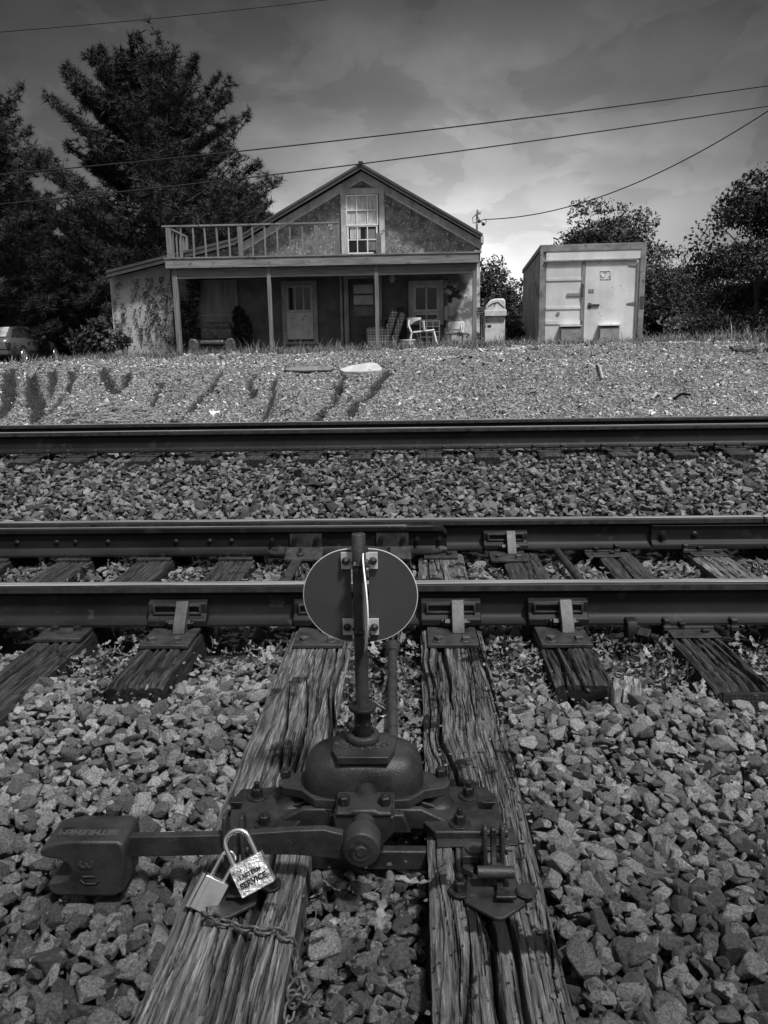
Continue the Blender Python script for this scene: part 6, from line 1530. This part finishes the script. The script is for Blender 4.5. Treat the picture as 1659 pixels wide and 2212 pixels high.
for i, (px, py, Y, rx, rz, l) in enumerate(((1125, 672, 44, 1.6, 1.5, 'low tree just left of the trailer side'), (1415, 600, 46, 1.9, 1.9, 'tree showing past the trailer right corner'), (1425, 665, 40, 1.5, 1.6, 'dense dark bush tree behind the trailer right corner'), (1475, 655, 43, 2.0, 1.9, 'dark tree left of the maple, low on the skyline'), (1545, 650, 41, 2.1, 1.9, 'dark tree directly under the maple left boughs'), (1640, 680, 36, 2.4, 1.3, 'dark thicket tree below the maple'), (1780, 640, 38, 3, 2.4, 'tree out past the right edge'))):
    leafy('background_tree', px, py, Y, [(0, 0, rx, 1.6, rz), (rx*.5, -.8, rx, 1.6, rz*.8), (-rx*.5, -.9, rx*.9, 1.6, rz*.8)], 11000, .075, l, 'tree', seed=20+i, thr=-.15, group=G1, tn=(.3, 1.2))
leafy('sumac_bush', 1492, 706, 25, [(0, 0, .85, .6, .48), (.5, -.1, .6, .5, .35), (-.5, -.15, .5, .5, .3)], 3400, .075, 'pale feathery sumac bush at the edge of the weeds, right of the trailer', 'bush', 'leaves_light', False, 31, -.3, G1)
leafy('small_bush', 1580, 712, 24, [(0, 0, .5, .4, .3)], 1200, .06, 'small weedy bush right of the sumac', 'bush', 'leaves_light', False, 32, -.3, G1)
leafy('corner_bush', 268, 728, 23.4, [(-.1, -.0, .32, .3, .38), (-.3, -.2, .35, .3, .2)], 1800, .05, 'leafy bush at the left foot of the pale wing wall', 'bush', 'leaves_light', False, 33, -.3, G1, tn=(.4, 1.2))
leafy('porch_bush', 524, 706, 23.6, [(0, -.1, .28, .2, .45), (-.08, .3, .18, .2, .3), (.1, -.35, .3, .2, .3)], 2200, .05, 'dark climbing bush right of the leather armchair', 'bush', 'leaves', False, 34, -.4, G1, tn=(.3, 1.0))
leafy('fence_bush', 1105, 716, 27, [(0, 0, .8, .5, .5)], 1800, .08, 'bush filling the gap behind the grill and the trailer', 'bush', 'leaves', False, 35, -.3, G1)
for i, (px, Y) in enumerate(((20, 37), (120, 38), (190, 34), (235, 31))):
    leafy('undergrowth_bush', px, 745, Y, [(0, .2, 1.4, .8, .9)], 2200, .10, ['dark brush behind the parked car roof', 'dark brush past the car bonnet', 'dark brush midway between the car and the house', 'dark brush touching the left corner of the house'][i], 'bush', 'leaves', False, 40+i, -.3, 'dark brush left of the house', tn=(.2, .9))
leafy('bank_shrub', 1640, 770, 12.6, [(0, 0, .7, .5, .14), (.6, -.05, .6, .4, .18)], 2600, .035, 'low dark weeds spreading over the bank at the right edge', 'shrub', 'leaves_light', False, 50, -.3, G1, tn=(.3, 1.0))
# climbing vines on the walls
def vine(name, pxa, pxb, pya, pyb, Y, n, label, seed, thr, size=.045, mname='leaves', tn=(.4, 1.5), sc_=.9, thick=.05):
    r = np.random.default_rng(seed); x0_, x1_ = xz(pxa, 650, Y)[0], xz(pxb, 650, Y)[0]; z1_, z0_ = xz((pxa+pxb)/2, pya, Y)[1], xz((pxa+pxb)/2, pyb, Y)[1]
    X = r.uniform(x0_, x1_, n); Zz = r.uniform(z0_, z1_, n)
    f = fbm(X*sc_*2.2, Zz*sc_, seed, 4)+r.normal(0, .16, n); ok = (f > thr) & (Zz < np.array([roof_z(x_) for x_ in X])-.3); X, Zz = X[ok], Zz[ok]
    P = np.stack([X, Y-r.random(len(X))*thick-.01, Zz], -1)
    o = scatter(name, LEAFQ, P, size*np.exp(r.normal(0, .3, len(P))), rand_rot(len(P), .4) @ np.array([[1, 0, 0], [0, 0, -1], [0, 1, 0]]), r.uniform(tn[0], tn[1], len(P)), mname)
    return tag(o, label, 'climbing vine', 'vines on the house walls')
vine('climbing_vine', 245, 372, 600, 750, YW-.004, 4200, 'thin vine flecking the pale wing wall of the house', 61, .10, .026, 'leaves', (.5, 2.5), 3.2)
vine('climbing_vine', 300, 372, 640, 750, YW-.004, 1500, 'denser vine stems climbing the pale wing wall beside the corner post', 63, .12, .032, 'leaves', (.3, 1.2), 2.4)
vine('climbing_vine', 384, 430, 600, 745, YW-.03, 3600, 'thick ivy column inside the left end of the porch', 62, -.12, .07, 'leaves', (.4, 2.0), .9, .25)
# grass and weeds along the yard edge
def blades(name, X, Y, hgt, lean, label, wid=.012, m='grass_blade', tn=(.4, 1.5)):
    n = len(X); z0_ = ground_z(X, Y)-.02; a_ = RNG.uniform(0, 6.28, n); h = hgt*np.exp(RNG.normal(0, .35, n)); lx, ly = np.cos(a_)*h*lean, np.sin(a_)*h*lean
    b_ = RNG.uniform(-.6, .6, n); wx_, wy_ = np.cos(b_)*wid, np.sin(b_)*wid
    V = np.stack([np.stack([X-wx_, Y-wy_, z0_], -1), np.stack([X+wx_, Y+wy_, z0_], -1), np.stack([X+lx*.4+wx_*.7, Y+ly*.4+wy_*.7, z0_+h*.6], -1), np.stack([X+lx*.4-wx_*.7, Y+ly*.4-wy_*.7, z0_+h*.6], -1), np.stack([X+lx, Y+ly, z0_+h], -1)], 1).reshape(-1, 3)
    k = np.arange(n)[:, None]*5; F = np.concatenate([np.stack([k[:, 0], k[:, 0]+1, k[:, 0]+2], -1), np.stack([k[:, 0], k[:, 0]+2, k[:, 0]+3], -1), np.stack([k[:, 0]+3, k[:, 0]+2, k[:, 0]+4], -1)])
    tn_ = np.repeat(RNG.uniform(tn[0], tn[1], n), 5); o = np_mesh(name, V, F, m, tn_); return tag(o, label, kind='stuff')
n = 42000; X = RNG.uniform(-9.0, 7.8, n); Y = RNG.uniform(16.4, 23.8, n)
ok = (fbm(X*.8, Y*.6, 77, 3) > -.18) & ~((X > tx-.1) & (X < tx+3) & (Y > ty)) ; ok &= RNG.random(n) < np.interp(Y, [16.4, 18.5, 20], [.004, .14, 1]); X, Y = X[ok], Y[ok]
blades('grass', X, Y, np.interp(Y, [16, 18.5, 20.5], [.04, .07, .14]), .6, 'rough grass growing along the porch and the top of the bank', .007)
n = 1300; X = RNG.uniform(-8.5, 9, n); Y = RNG.uniform(19.5, 21.2, n); ok = fbm(X*1.1, Y*.4, 99, 3) > .05; X, Y = X[ok], Y[ok]
blades('tall_weeds', X, Y, .26, .35, 'tall seeding weeds in front of the porch and the trailer', .006)
n = 9000; X = RNG.uniform(7, 16, n); Y = RNG.uniform(18, 30, n); blades('grass', X, Y, .18, .5, 'unmown weeds at the right beyond the trailer', .016)
n = 5000; X = RNG.uniform(-16, -9, n); Y = RNG.uniform(20, 29, n); ok = ~((X > -17) & (X < -12.8)); X, Y = X[ok], Y[ok]; blades('grass', X, Y, .12, .4, 'rough grass between the car and the house', .014)
n = 1700; X = RNG.normal(6.6, .7, n); Y = RNG.uniform(10.2, 15, n); blades('grass', X, Y, .11, .6, 'thin grass creeping down the right end of the gravel bank', .006, tn=(.3, 1.1))
n = 500; X = RNG.normal(-5.6, 1.0, n); Y = RNG.uniform(14.2, 16.5, n); blades('grass', X, Y, .09, .6, 'sparse grass tufts on the crest in front of the low wing', .006)
